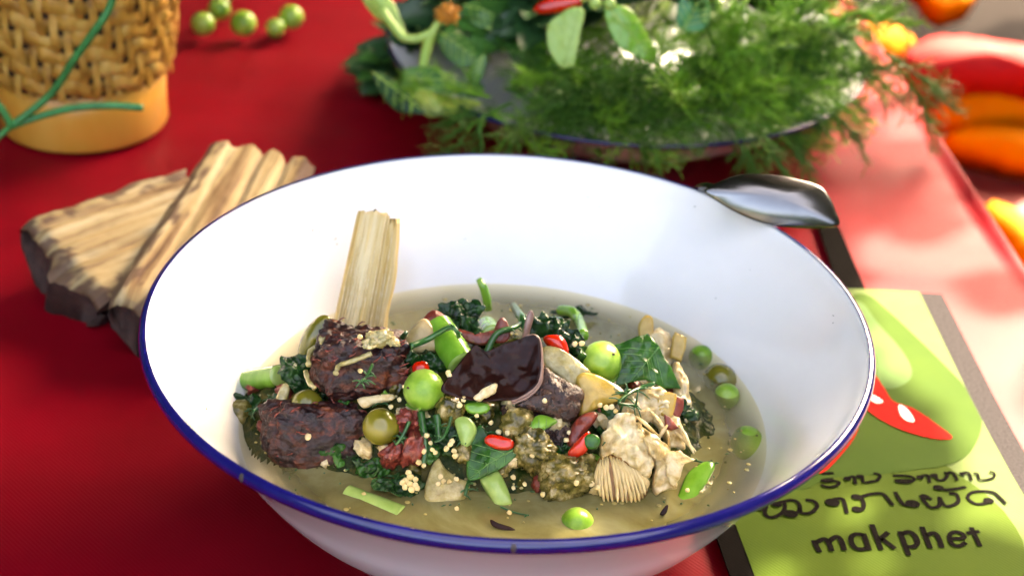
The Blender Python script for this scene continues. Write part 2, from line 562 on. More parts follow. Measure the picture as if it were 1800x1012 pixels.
for k in range(13):
    a = R(100 - 195 * k / 12)
    rimp.append((0.13815 + 0.00235 * math.cos(a), 0.0838 + 0.0027 * math.sin(a)))
rimp = rimp + [(0.1370, 0.0822)]
rim_o = MB().lathe(rimp, (0, 0, 0), 200).build('rim', m_blue, bowl)
# worn spots where the enamel of the rim has chipped
m_chip = M('chipped_spot', [(0.03, 0.022, 0.02), (0.09, 0.06, 0.05)], scale=400, rough=0.7)
for (px, py, s) in ((436, 836, .0022), (902, 955, .0022), (262, 660, .0016), (1212, 925, .0014), (290, 700, .0012), (1492, 757, .0012)):
    a = at(px, py, 0.0835)
    ang = math.atan2(a.y, a.x)
    MB().ball((0.1390 * math.cos(ang), 0.1390 * math.sin(ang), 0.0840), s * .85, s * .85, s * .95, 8, 6).build('chip', m_chip, rim_o)

# broth
v, f, dep = [], [], []
rings = [0.0, .02, .04, .055, .07, .08, .086, .091, .095, .098, .1005, .1020, .1030, .1038, .1045, .1050]
n = 120
for r in rings:
    for k in range(n):
        q = 2 * math.pi * k / n
        x, y = r * math.cos(q), r * math.sin(q)
        z = SOUP_Z + 0.0005 * noise.noise(Vector((x * 40, y * 40, 0))) * (1 if r < .1 else .3)
        if r > .102: z += (r - .102) * 0.15
        v.append((x, y, z))
        dep.append(min(1.0, max(0.05, (.1054 - r) / .021) ** 1.0))
for i in range(len(rings) - 1):
    for k in range(n):
        f.append((i * n + k, i * n + (k + 1) % n, (i + 1) * n + (k + 1) % n, (i + 1) * n + k))
br = obj('broth', v, f, m_soup, label='cloudy olive brown broth filling the white bowl', cat='broth', origin=(0, 0, SOUP_Z))
aa = br.data.attributes.new('depth', 'FLOAT', 'POINT')
aa.data.foreach_set('value', dep)

# mass of mashed vegetables heaped in the broth
v, f = [], []
nx, ny = 150, 110
for j in range(ny + 1):
    for i in range(nx + 1):
        x = -0.114 + 0.208 * i / nx
        y = -0.075 + 0.144 * j / ny
        z = heap(x, y) + 0.0010 * noise.noise(Vector((x * 420, y * 420, 2)))
        v.append((x, y, max(z, SOUP_Z - 0.007)))
for j in range(ny):
    for i in range(nx):
        a = j * (nx + 1) + i
        if min(v[a][2], v[a + 1][2], v[a + nx + 1][2]) > SOUP_Z - 0.0065:
            f.append((a, a + 1, a + nx + 2, a + nx + 1))
obj('mashed_vegetables', v, f, m_mash, label='dark green mass of mashed vegetables under the stew pieces', cat='vegetables', kind='stuff', origin=(0, 0, SOUP_Z))

# ------------------------------------------------------------------ pieces of the stew
CAMN = (0, -0.80, 0.60)


def pxw(p, c, sc, o):       # crop coordinates -> picture coordinates
    return [(o[0] + x / sc, o[1] + y / sc) for (x, y) in p]


def chunk(name, c, dims, rot, mat, label, cat, amp=0.12, freq=120, sub=18, power=5.0, parent=None, shear=0.0, group=None, ridged=0.0):
    """irregular block: rounded box with lumpy, fibrous relief"""
    Rm = Matrix.Rotation(rot[2], 3, 'Z') @ Matrix.Rotation(rot[0], 3, 'X') @ Matrix.Rotation(rot[1], 3, 'Y')
    vs_, fs_ = [], []
    idx = {}
    sd = random.random() * 100

    def vert(a, b_, c_):
        key = (round(a, 5), round(b_, 5), round(c_, 5))
        if key in idx: return idx[key]
        p = Vector((a, b_, c_))
        L = (abs(a) ** power + abs(b_) ** power + abs(c_) ** power) ** (1 / power)
        p = p / L
        nn = noise.noise(p * 1.6 + Vector((sd, 0, 0))) * 1.2 + noise.noise(p * 4 + Vector((0, sd, 0))) * .6 \
            + 0.45 * noise.noise(Vector((p.x * 9, p.y * 9, p.z * 3)) + Vector((0, 0, sd))) + .25 * noise.noise(p * 18)
        cr = 0
        for q_ in (0, 1):
            cr -= max(0, .16 - abs(noise.noise(Vector((p.x * (2.2 + 3 * q_) + sd, p.y * (2.2 + 3 * q_), p.z * (1.2 + 2 * q_)))))) * (1.0 - .5 * q_)
        p = p * (1 + amp * (nn + 2.2 * cr * ridged))
        p.x += shear * p.z
        q = Rm @ Vector((p.x * dims[0], p.y * dims[1], p.z * dims[2]))
        vs_.append(Vector(c) + q)
        idx[key] = len(vs_) - 1
        return idx[key]
    for ax in range(3):
        for sg in (-1, 1):
            for i in range(sub):
                for j in range(sub):
                    cc = []
                    for (di, dj) in ((0, 0), (1, 0), (1, 1), (0, 1)):
                        a = -1 + 2 * (i + di) / sub
                        b_ = -1 + 2 * (j + dj) / sub
                        q = [0, 0, 0]
                        q[ax] = sg
                        q[(ax + 1) % 3] = a
                        q[(ax + 2) % 3] = b_
                        cc.append(vert(*q))
                    fs_.append(tuple(cc if sg > 0 else cc[::-1]))
    return obj(name, vs_, fs_, mat, parent, label=label, cat=cat, group=group)


# upright split stick of wood leaning on the wall
st = empty('wood_stick', on(640, 640, 0.0), 'pale yellow split wood stick standing upright in the stew', 'wood stick')
top = aty(668, 372, 0.066)
bot = aty(618, 640, 0.034)
axs = (top - bot)
side = RT
fr = axs.normalized().cross(side).normalized()
if fr.y > 0: fr = -fr
prof = [(-0.0085, 0.0005), (-0.0075, 0.0022), (-0.004, 0.0030), (-0.0005, 0.0034), (0.0030, 0.0032), (0.0042, 0.0020), (0.0062, 0.0012), (0.0088, 0.0006), (0.0090, -0.003), (0.0, -0.0055), (-0.0082, -0.003)]
prof = [tuple(p) for p in spline(prof, 5, True)]
v, f = [], []
seg = 22
N = len(prof)
for i in range(seg + 1):
    tt = i / seg
    for k, (a, b_) in enumerate(prof):
        wv = 1.30 - 0.22 * tt + (0.05 if a > .004 else 0) * math.sin(tt * 14)
        g = 0.0008 * noise.noise(Vector((a * 1500, b_ * 900, 1))) + 0.0003 * noise.noise(Vector((a * 600, tt * 12, 4)))
        endz = 0
        if i == seg: endz = 0.0022 * noise.noise(Vector((a * 260, b_ * 260, 9))) - (0.012 * max(0, (a - .003) / .005)) + .0016 * noise.noise(Vector((a * 900, 3, 1)))
        if a > .0045 and tt > .8: a = a - (tt - .8) * .012
        v.append(bot + axs * tt + axs.normalized() * endz + side * (a * wv) + fr * (b_ + g))
for i in range(seg):
    for k in range(N):
        f.append((i * N + k, i * N + (k + 1) % N, (i + 1) * N + (k + 1) % N, (i + 1) * N + k))
f.append(tuple(range(seg * N, seg * N + N)))
f.append(tuple(range(N))[::-1])
rod = obj('shaft', v, f, m_wood, st)
ga_ = rod.data.attributes.new('grain', 'FLOAT_VECTOR', 'POINT')
ga_.data.foreach_set('vector', [c_ for i in range(seg + 1) for (a, b_) in prof for c_ in (a, b_, i / seg * axs.length)])
# bring wood grain along the stick: local z of the mesh is close to the stick's axis
mb = MB()
for k in range(14):
    a = -0.007 + 0.0145 * k / 13
    l0, l1 = random.uniform(0, .3), random.uniform(.6, .99)
    pts = [bot + axs * (l0 + (l1 - l0) * q / 5) + side * (a * (1.30 - .22 * (l0 + (l1 - l0) * q / 5)) + .0003 * random.uniform(-1, 1)) + fr * (0.0032 if a < .0042 else .0014) for q in range(6)]
    mb.tube(pts, [.0001, .00035, .0004, .0004, .0003, .0001], 5)
tag(mb.build('fibres', m_fibre, st), kind='stuff')

# meat chunks
c1 = on(632, 668, 0.004)
chunk('meat_chunk', c1 + Vector((0, 0.006, 0.004)), (0.0178, 0.0125, 0.0135), (R(-14), R(6), R(8)), m_meat,
      'reddish brown dried meat chunk with seedy pulp on top, against the wood stick', 'meat', amp=.14, ridged=.8, sub=36, power=4.5)
c2 = on(560, 785, 0.002)
chunk('meat_chunk', c2 + Vector((0, 0.006, 0.001)), (0.0215, 0.0095, 0.0125), (R(-26), R(5), R(10)), m_meat,
      'dark wedge of dried meat half sunk in broth by the rim', 'meat', amp=.14, shear=-.1, ridged=.8, sub=36, power=4.5)
for mo in [o for o in COL.objects if o.name.startswith('meat_chunk')]:
    fr_ = random.Random(len(mo.name))
    mb = MB()
    vs__ = mo.data.vertices
    for k in range(120):
        vv = vs__[fr_.randrange(len(vs__))]
        p = Vector(vv.co) + ORG[mo.name]
        if vv.normal.y > .5: continue
        t_ = (Vector((1, .15, fr_.uniform(-1.1, .9))) - vv.normal * vv.normal.x).normalized()
        ln = fr_.uniform(.0015, .005)
        o_ = vv.normal * .00025
        mb.tube([p - vv.normal * .0004, p + t_ * ln * .35 + o_, p + t_ * ln * .7 + o_, p + t_ * ln - vv.normal * .0004], [.00012, fr_.uniform(.0002, .00045), .0003, .0001], 4)
    tag(mb.build('fibres', m_meat2 if fr_.random() < .3 else m_meat, mo), kind='stuff')
for (px, py, s, lab) in ((712, 745, .0055, 'small shred of red meat beside the olive round eggplant'), (728, 790, .0062, 'shred of dark red meat above the seedy leaf scrap'),
                         (690, 800, .005, 'small brown meat shred sunk by the dark meat wedge')):
    chunk('meat_shred', on(px, py, .003), (s * .9, s * .7, s * 1.1), (R(20), R(random.uniform(-40, 40)), R(random.uniform(0, 90))), m_meat2, lab, 'meat', amp=.30, sub=12, power=3)

# gelatinous drips and pulp on the upper chunk
for k, pts in enumerate(([(545, 640), (548, 615), (575, 598), (592, 588), (598, 600)], [(592, 655), (598, 640), (615, 634), (640, 625), (655, 618)], [(540, 650), (545, 668), (556, 680)])):
    mb = MB()
    W = [on(x, y, .017) + Vector((0, -.004, .002)) for x, y in pts]
    W = [Vector(p) for p in spline([tuple(p) for p in W], 5)]
    mb.tube(W, [0.0010 + 0.0006 * noise.noise(Vector((i * .7, k, 0))) for i in range(len(W))], 8)
    mb.build('pulp_strand', m_glass, label=['olive pulp strand along the upper meat chunk top edge', 'olive pulp strand hanging on the upper meat chunk front face', 'pale pulp drip at the upper meat chunk side'][k], cat='pulp')

for (px, py, r_, l_) in ((662, 597, .0042, .0235), (676, 590, .0034, .0235), (650, 603, .0028, .0235), (572, 598, .0026, .022), (690, 600, .0026, .021)):
    chunk('pulp_lump', on(px, py, l_), (r_, r_ * .8, r_ * .6), (.3, .2, .4), m_glass, 'pale seedy pulp lump stuck on the upper meat chunk', 'pulp', amp=.32, sub=12, power=2.3, group='pulp lumps on the upper meat chunk')

# wood ear mushroom
we = [(775, 684), (806, 640), (834, 605), (846, 613), (860, 615), (887, 604), (915, 596), (936, 590), (948, 600), (951, 646), (946, 672), (926, 691), (899, 702), (846, 706), (800, 698)]
wroot = empty('wood_ear_mushroom', on(865, 690, .003), 'glossy dark brown wood ear mushroom piece, cupped, lying on top of the stew', 'mushroom')
wb = on(865, 680, .012)
cup = lambda x, y: 0.22 * x * x + 0.10 * y * y - 0.10 * abs(x - .1) + .1 * math.sin(x * 5) * y
slab('cap', we, m_woodear, wb, (0.05, -0.62, 0.78), .0013, -.002, .0013, 150, bend=cup, parent=wroot, rings=16, per=6)
# pale layered edge along its right side
ed = []
for (x, y) in [(925, 592), (940, 591), (949, 602), (952, 646), (947, 672), (927, 692), (899, 703)]:
    d = raydir(x, y)
    nn_ = Vector((0.05, -0.62, 0.78)).normalized()
    ed.append(CAM + d * ((wb - CAM).dot(nn_) / d.dot(nn_)))
cc_ = sum([CAM + raydir(x, y) * ((wb - CAM).dot(nn_) / raydir(x, y).dot(nn_)) for x, y in we], Vector()) / len(we)
Lw = max(((CAM + raydir(x, y) * ((wb - CAM).dot(nn_) / raydir(x, y).dot(nn_))) - cc_).length for x, y in we)
ed = [p + nn_ * (cup((p - cc_).x / Lw, ((p - cc_) - nn_ * (p - cc_).dot(nn_)).y / Lw) * Lw - .0007) for p in ed]
ed = [Vector(p) for p in spline([tuple(p) for p in ed], 5)]
for q, dz in enumerate((0.0, -0.0011)):
    MB().tube([p + Vector((.0004 * q, 0, dz)) for p in ed], .00055, 6).build('edge_layer', m_woodedge, wroot)
# upright curled dark skin behind it
slab('mushroom_curl', [(917, 600), (922, 575), (928, 552), (935, 546), (939, 556), (934, 575), (930, 592), (925, 602)], m_woodedge, on(927, 600, .010) + Vector((0, .004, 0)), (0.3, -.9, .3), .0012, .0006,
     label='thin brown mushroom curl standing up behind the wood ear', cat='mushroom')
slab('wood_ear_scrap', [(800, 585), (818, 598), (850, 605), (872, 590), (868, 580), (845, 592), (822, 590), (810, 578)], m_rind, on(838, 602, .008), (0, -.5, .85), .0014, .001, .0004,
     label='thin reddish brown mushroom scrap behind the wood ear', cat='mushroom')
slab('dark_rind', [(866, 598), (872, 570), (882, 557), (892, 566), (897, 590), (885, 602)], m_rind, on(882, 596, .009), (0, -.7, .7), .0015, .001, .0004, label='pointed dark red rind tip poking up behind the wood ear', cat='rind')

# dark pepper skin chunks under the wood ear, right
slab('pepper_skin', [(930, 690), (950, 640), (975, 655), (998, 668), (1027, 684), (1022, 715), (1008, 738), (975, 734), (940, 722), (905, 712)], m_skin, on(970, 705, .007), (.1, -.65, .75), .004, .003, .0016, 330,
     label='dark brown glittering vegetable skin beside the wood ear', cat='vegetable')
slab('pepper_skin', [(880, 712), (920, 716), (955, 728), (975, 745), (965, 770), (930, 765), (895, 745)], m_skin, on(930, 745, .001), (0, -.6, .8), .003, .002, .0016, 330,
     label='dark wet vegetable skin in the shade under the wood ear', cat='vegetable')
slab('pepper_skin', [(950, 735), (985, 738), (1010, 745), (1015, 775), (985, 790), (955, 770)], m_skin, on(985, 765, .001), (0, -.6, .8), .003, .002, .0016, 330,
     label='dark wet vegetable skin behind the seedy eggplant lump', cat='vegetable')

# translucent band and yellow chunk
slab('eggplant_slice', [(952, 612), (975, 607), (1008, 625), (1032, 645), (1038, 655), (1018, 662), (1008, 680), (985, 660), (955, 638)], m_glass, on(990, 650, .010), (.15, -.6, .8), .003, .0008, .0004, 300,
     sharp=False, label='translucent olive eggplant slice between wood ear and green ball', cat='eggplant')
slab('squash_piece', [(1013, 662), (1030, 652), (1062, 662), (1088, 680), (1098, 700), (1080, 708), (1060, 712), (1040, 722), (1020, 728), (1018, 690)], m_yellow, on(1045, 705, .007), (.1, -.7, .7), .006, .0015, .0005, 250,
     label='yellow flesh cube with olive edge right of the dark skin', cat='squash')
slab('eggplant_slice', [(1062, 668), (1085, 676), (1100, 690), (1096, 705), (1074, 706)], m_olive, on(1082, 702, .009), (.2, -.6, .7), .003, .001, .0006, 300, label='small olive eggplant bit leaning on the yellow flesh cube', cat='eggplant')

# beige wedge with red skin, left of the bean stalk
slab('eggplant_wedge', [(702, 612), (712, 590), (728, 570), (745, 558), (762, 572), (772, 590), (770, 612), (740, 620), (712, 622)], m_beige, on(740, 622, .008) + Vector((0, .004, 0)), (-.1, -.75, .65), .006, .0022, .0003, 250,
     label='beige flesh wedge beside the wood stick', cat='eggplant')
slab('red_rind', [(743, 560), (755, 546), (766, 544), (785, 555), (797, 568), (782, 574), (764, 577), (752, 570)], m_rind, on(768, 600, .008) + Vector((0, .010, .0085)), (0, -.5, .85), .003, .0012, .0004, 300,
     label='dark red rind strip topping the beige flesh wedge', cat='rind')

# green cut stalks
def stalk(px0, px1, r, mat, label, lift0=0.008, lift1=.008, bend_z=0.0, ends=m_pale, w0=None, w1=None, cat='stalk', hollow=False):
    a = w0 or on(*px0, lift0)
    b_ = w1 or on(*px1, lift1)
    root = empty('cut_stalk', a, label, cat)
    m_ = (a + b_) / 2 + Vector((0, 0, bend_z))
    P = [Vector(p) for p in spline([tuple(a), tuple(m_), tuple(b_)], 6)]
    mb = MB()
    mb.tube(P, [r * (1 + .06 * noise.noise(Vector((i * .6, px0[0], 0)))) for i in range(len(P))], 18, cap=False)
    mb.build('skin', mat, root)
    for (e, d_) in ((P[0], P[0] - P[1]), (P[-1], P[-1] - P[-2])):
        d_.normalize()
        MB().tube([e - d_ * .0004, e + d_ * .0001, e + d_ * .0003], [r * .97, r * .95, r * .6], 18).build('cut_face', ends, root)
    return root


stalk((770, 575), (812, 640), .0062, m_stalk, 'thick bright green cut stalk draped with dill, behind the wood ear', .010, .006)
stalk((866, 590), (855, 575), .0045, m_stalk, 'pale green stalk end half hidden behind the wood ear', .006, .003)
stalk((437, 668), (490, 660), .0044, m_stalk, 'bright green cut bean with round end lying in the broth by the wall', .0035, .0035)
stalk((610, 872), (705, 908), .0045, m_pale, 'pale green stalk mostly sunk in broth along the front lip', -.0030, -.0030)
slab('eggplant_wedge', [(798, 738), (812, 730), (828, 736), (838, 755), (828, 778), (815, 790), (806, 770)], m_pale, on(818, 770, .006), (-.1, -.7, .7), .005, .002, .0002, label='pale green smooth vegetable wedge left of the pointed dark leaf', cat='vegetable')
slab('eggplant_wedge', [(842, 838), (868, 822), (882, 835), (897, 870), (898, 885), (875, 890), (862, 875)], m_pale, on(872, 870, .002), (-.1, -.6, .8), .004, .002, .0002, label='pale green wedge dipping into broth under the pointed leaf', cat='vegetable')
slab('eggplant_wedge', [(1180, 900), (1195, 860), (1210, 828), (1240, 808), (1258, 815), (1240, 850), (1215, 885), (1190, 905)], m_stalk, on(1212, 865, .0005), (0, -.3, .95), .003, .0012, .0003, label='long green slice floating beside the gilled mushroom', cat='vegetable')

# round eggplants
def ball(px, py, rpx, mat, label, lift=None, sink=0.0, cat='eggplant', mark=True, name='round_eggplant', p=None, dm=None):
    p0 = p or on(px, py, .006)
    dd = (p0 - CAM).dot(FW)
    r = rpx * dd / F
    c = p0 if p else CAM + raydir(px, py) * dd
    rt = empty(name, c - Vector((0, 0, r)), label, cat)
    rot = Matrix.Rotation(random.uniform(0, 6), 3, 'Z') @ Matrix.Rotation(random.uniform(.3, .8), 3, 'X')
    mbb = MB().ball(c, r, r * 1.02, r * .97, 28, 18, rot)
    mbb.v = [c + (q_ - c) * (1 + .022 * noise.noise((q_ - c) * (1.3 / r) + Vector((px * .1, 0, 0)))) for q_ in mbb.v]
    mbb.build('skin', mat, rt)
    if mark:
        d = (rot @ Vector((0.25, -.2, .95))).normalized()
        if mark != True: d = Vector(mark).normalized()
        MB().ball(c + d * r * .985, r * .09, r * .09, r * .05, 8, 5).build('blossom_scar', m_bark, rt)
    return rt


ball(745, 685, 36.5, m_ball, 'smooth pale green round eggplant left of the wood ear', mark=(-.75, -.55, .45))
ball(1058, 636, 38, m_ball, 'smooth pale green round eggplant against the broad dark leaf', mark=(.45, -.45, .75))
ball(670, 750, 33.5, m_ballold, 'olive coloured round eggplant between the two meat chunks', mark=None)
ball(540, 712, 29, m_ballold, 'yellow olive round eggplant half hidden behind the dark meat wedge', mark=None)
ball(1266, 661, 30, m_ballold, 'green round eggplant floating near the far wall in broth, seeds showing', p=at(1266, 668, SOUP_Z - .0030), mark=None)
ball(1277, 695, 23, m_ball, 'small green round eggplant floating in the milky broth', p=at(1277, 696, SOUP_Z - .0022), mark=None)
ball(1015, 925, 31, m_ball, 'pale green round eggplant almost sunk behind the front lip', p=at(1015, 922, SOUP_Z - .0025), mark=None)
ball(1313, 775, 30, m_ball, 'green round eggplant just under the broth by the right wall', p=at(1313, 778, SOUP_Z - .0058), mark=None)
ball(1225, 628, 22, m_ball, 'small green bit under the broth by the far wall', p=at(1232, 628, SOUP_Z - .0032), mark=None)

# leaves
m_vein = M('leaf_vein', [(0.07, 0.20, 0.04), (0.12, 0.28, 0.07)], scale=100, rough=0.35)


def veins(o, i0, i1, m_=m_vein, side=5, r=.00028):
    """midrib from outline point i0 to i1 and side veins, lying on the leaf just built"""
    c, n_, L, W, disp = SURF
    a, b_ = W[i0 % len(W)], W[i1 % len(W)]

    def lift(p):
        s_ = min(1, (p - c).length / L)
        ray = min(W, key=lambda w_: (w_ - c).angle(p - c) if (p - c).length > 1e-6 else 0)
        s_ = min(1.0, (p - c).length / max(1e-6, (ray - c).length))
        return p + n_ * (disp(p, s_) + r * .6)
    mb = MB()
    P = [lift(a.lerp(b_, t_ / 14)) for t_ in range(15)]
    mb.tube(P, [r * (1.3 - .8 * t_ / 14) for t_ in range(15)], 5)
    d = (b_ - a).normalized()
    sd_ = d.cross(n_).normalized()
    for k in range(side):
        q = a.lerp(b_, (k + .8) / (side + 1.2))
        for g in (-1, 1):
            dr = (d * .75 + sd_ * g).normalized()
            hits = max([(w_ - c).length for w_ in W])
            ln = .0
            for e in range(1, 30):
                p = q + dr * (e * .0006)
                ray = min(W, key=lambda w_: (w_ - c).angle(p - c))
                if (p - c).length > (ray - c).length * .93: break
                ln = e * .0006
            if ln > .0015:
                mb.tube([lift(q + dr * ln * t_ / 6) for t_ in range(7)], [r * .6] * 6 + [r * .2], 4)
    mb.build('veins', m_, o)


lf_ = slab('cooked_leaf', [(1075, 607), (1105, 598), (1140, 585), (1158, 610), (1182, 645), (1202, 676), (1170, 678), (1138, 664), (1110, 668), (1082, 676), (1092, 645), (1090, 622)], m_leaf, on(1135, 655, .012), (.1, -.62, .78), .0006, .0008, .0018, 150, sharp=True, per=6, rings=12,
     label='broad dark green cooked leaf, folded, right of the green ball', cat='leaf', bend=lambda x, y: -.18 * abs(x + .1) + .08 * math.sin(4 * y))
veins(lf_, 3 * 6, 8 * 6)
lf_ = slab('pointed_leaf', [(845, 745), (828, 770), (820, 800), (822, 840), (850, 836), (880, 822), (905, 800), (915, 780), (895, 790), (868, 785)], m_leaf, on(862, 805, .007), (-.1, -.6, .8), .0006, .0006, .0012, 130, rings=11,
     label='pointed dark green leaf across the stew front', cat='leaf', bend=lambda x, y: -.15 * abs(x))
veins(lf_, 7 * 4, 3 * 4)
lf_ = slab('pointed_leaf', [(902, 798), (905, 772), (915, 752), (935, 735), (952, 728), (978, 736), (960, 752), (938, 768), (925, 785), (912, 805)], m_freshleaf, on(930, 772, .009), (-.2, -.65, .75), .0006, .002, .0006, 150,
     label='bright green curled leaf tip above the seedy lump', cat='leaf', bend=lambda x, y: -.3 * x * x)
veins(lf_, 0, 5 * 4)
dl = [([(760, 548), (790, 532), (815, 525), (842, 530), (848, 548), (838, 568), (845, 585), (815, 592), (795, 575), (775, 560)], .009, 'crumpled dark leaf at the far side beside the thin green stem'),
      ([(935, 560), (960, 548), (985, 555), (1010, 575), (1022, 598), (1000, 612), (965, 592), (940, 590)], .010, 'crumpled dark leaf behind the red chili half ring'),
      ([(1000, 598), (1025, 600), (1035, 618), (1022, 640), (1000, 630), (990, 612)], .008, 'dark wet leaf fold left of the pale ball beside the chili'),
      ([(490, 640), (510, 622), (540, 628), (560, 660), (548, 690), (515, 690), (495, 670)], .005, 'crumpled blackish green leaf left of the upper meat chunk'),
      ([(700, 608), (730, 612), (765, 620), (790, 640), (770, 660), (735, 650), (710, 640)], .004, 'dark leaf fold under the beige wedge'),
      ([(650, 850), (680, 835), (715, 825), (740, 830), (742, 860), (715, 872), (680, 868), (660, 862)], .002, 'dark leaf scrap at the front edge carrying a seed cluster'),
      ([(740, 735), (775, 730), (800, 745), (795, 790), (770, 800), (745, 780)], .001, 'dark leaf scrap under the dill strands in front'),
      ([(975, 545), (1000, 538), (1030, 544), (1052, 548), (1035, 556), (1005, 560)], .002, 'long dark leaf tip lying out on the broth at the back'),
      ([(415, 700), (440, 690), (470, 700), (480, 720), (450, 735), (425, 722)], .000, 'dull leaf scrap soaking in broth at the bowl wall')]
for (o_, lf, lab) in dl:
    cx = sum(p[0] for p in o_) / len(o_)
    cy = sum(p[1] for p in o_) / len(o_)
    slab('wilted_leaf', o_, m_darkleaf, on(cx, cy + 8, lf), (random.uniform(-.2, .2), -.6, .8), .0006, .0022, .0052, 190, label=lab, cat='leaf', jag=.003, rings=16, per=6)

# thin stems at the back
def strand(name, pts, r, mat, label, cat, lifts, parent=None, per=6, taper=False):
    W = [on(x, y, l) for (x, y), l in zip(pts, lifts)]
    W = [Vector(p) for p in spline([tuple(p) for p in W], per)]
    rr = [r * (1 - .75 * i / len(W)) if taper else r for i in range(len(W))]
    return MB().tube(W, rr, 8).build(name, mat, parent, label=label, cat=cat)


MB().tube([aty(858, 545, .072), aty(856, 525, .073), aty(850, 505, .074), aty(841, 490, .075)], [.0018, .0020, .0019, .0013], 10).build('bean_sprout', m_stalk, label='thin green stem tip poking up at the far side', cat='stem')
MB().tube([Vector(p) for p in spline([tuple(p) for p in (on(985, 545, .006), on(1005, 548, .009), on(1018, 565, .010), on(1025, 590, .008))], 6)], .0024, 10).build('bean_sprout', m_stalk, label='curved bright green stem over the crumpled leaf behind', cat='stem')
MB().tube([on(903, 538, .012), on(915, 556, .012), on(925, 575, .011)], .0017, 8).build('bean_sprout', m_dill, label='short dark green stem beside the brown mushroom curl', cat='stem')

def dill(pts, lifts, label, r=.0011, tufts=6, tl=.006):
    root = empty('dill_sprig', on(*pts[0], 0), label, 'dill', 'loose dill threads in the stew' if label.startswith('loose') else None)
    W = [on(x, y, l) for (x, y), l in zip(pts, lifts)]
    W = [Vector(p) for p in spline([tuple(p) for p in W], 6)]
    MB().tube(W, [r * (1 - .4 * i / len(W)) for i in range(len(W))], 7).build('stem', m_dill, root)
    mb = MB()
    for k in range(tufts):
        i = random.randrange(len(W) // 3, len(W))
        d = Vector((random.uniform(-1, 1), random.uniform(-.8, .3), random.uniform(-.5, .5))).normalized() * tl * random.uniform(.5, 1)
        p = W[i]
        mb.tube([p, p + d * .5 + Vector((0, 0, .0006)), p + d], [.0004, .00035, .0002], 5)
    tag(mb.build('fronds', m_dill, root), kind='stuff')


dill([(722, 608), (752, 596), (790, 575), (803, 582), (806, 592)], [.014, .014, .018, .018, .014], 'dark dill strand draped over the thick green stalk', .0013, 3, .004)
dill([(703, 600), (708, 592), (714, 584)], [.012, .015, .018], 'short dill tip beside the beige wedge', .0013, 2, .003)
dill([(1150, 674), (1125, 682), (1105, 692), (1088, 708), (1118, 712)], [.014] * 5, 'dark dill tuft lying on the mushroom below the broad leaf', .0009, 16, .008)
dill([(1060, 760), (1072, 775), (1080, 792)], [.012] * 3, 'small dill tip hooked on the gilled mushroom top', .0006, 4, .004)
dill([(740, 725), (745, 760), (748, 790), (744, 815)], [.007] * 4, 'upright dark dill stem in front of the green ball', .0016, 4, .006)
dill([(768, 730), (770, 750), (772, 775)], [.007] * 3, 'short thick dill stem next to the upright one', .0016, 3, .005)
dill([(796, 715), (790, 745), (778, 770), (764, 776)], [.010] * 4, 'thin curved dill strand hanging below the wood ear corner', .0007, 2, .004)
dill([(720, 740), (708, 765), (696, 782)], [.009] * 3, 'thin dill strand over the red meat shred', .0009, 5, .005)
dill([(655, 640), (645, 660), (635, 672)], [.022] * 3, 'dill tuft stuck on the upper meat chunk front', .0007, 12, .005)
dill([(845, 650), (870, 590), (905, 575), (930, 560)], [.004, .012, .012, .010], 'dark dill strand behind the wood ear', .0015, 8, .006)
dill([(1210, 805), (1235, 812), (1258, 816)], [.003] * 3, 'thin dill thread across the floating green slice', .0005, 2, .003)
dill([(880, 890), (905, 900), (930, 905)], [.0006] * 3, 'thin dill thread floating on the front broth', .0004, 1, .002)

# chili
slab('chili_slice', [(957, 592), (968, 587), (988, 590), (998, 605), (1000, 624), (985, 618), (965, 606)], m_chili, on(980, 618, .012), (.2, -.7, .7), .0035, .0022, 0, label='red chili half ring between wood ear and green ball', cat='chili')
slab('chili_slice', [(851, 770), (862, 762), (885, 766), (903, 774), (900, 786), (880, 788), (858, 780)], m_chili, on(877, 780, .011), (0, -.6, .8), .0030, .0010, .0002, label='red chili slice lying on the pointed dark leaf', cat='chili')
slab('chili_slice', [(997, 795), (1010, 778), (1028, 760), (1036, 757), (1038, 772), (1030, 792), (1015, 802), (1003, 802)], m_chili, on(1018, 790, .010), (-.2, -.7, .7), .0030, .0022, 0, label='red chili piece wedged beside the seedy eggplant lump', cat='chili')
slab('chili_slice', [(724, 645), (732, 635), (750, 635), (755, 648), (750, 658), (730, 658)], m_chili, on(742, 655, .008), (0, -.7, .7), .003, .0015, 0, label='small red chili bit behind the green ball', cat='chili')
slab('herb_disc', [(1025, 772), (1035, 762), (1050, 764), (1056, 776), (1048, 788), (1032, 787)], m_leaf, on(1040, 785, .014), (0, -.75, .65), .003, .001, .0004, label='small round green stem slice on the red chili piece', cat='stem slice')
slab('bean_slice', [(818, 710), (838, 706), (860, 710), (858, 722), (838, 727), (822, 722)], m_stalk, on(838, 720, .010), (0, -.6, .8), .002, .001, .0003, label='green bean slice under the wood ear edge', cat='bean')

# red rind and seedy lumps
slab('red_rind', [(998, 778), (1005, 750), (1018, 732), (1040, 722), (1052, 728), (1040, 748), (1028, 760), (1010, 785)], m_rind, on(1025, 760, .008), (.1, -.7, .7), .003, .0015, .0008, 300, label='dark red rind above the red chili piece', cat='rind')
chunk('eggplant_lump', on(998, 838, .004), (.0105, .0075, .0085), (R(10), 0, R(20)), m_olive, 'seedy pale olive eggplant lump at the stew front', 'eggplant', amp=.24, sub=24, power=2.6)
chunk('eggplant_lump', on(938, 795, .005), (.0078, .006, .0088), (R(10), R(15), R(-20)), m_olive, 'dark olive eggplant lump under the bright leaf tip', 'eggplant', amp=.24, sub=24, power=2.6)
chunk('eggplant_lump', on(912, 745, .003), (.0075, .0055, .006), (R(10), R(15), R(40)), m_olive, 'olive eggplant lump in shade below the wood ear', 'eggplant', amp=.16, sub=12, power=2.6)
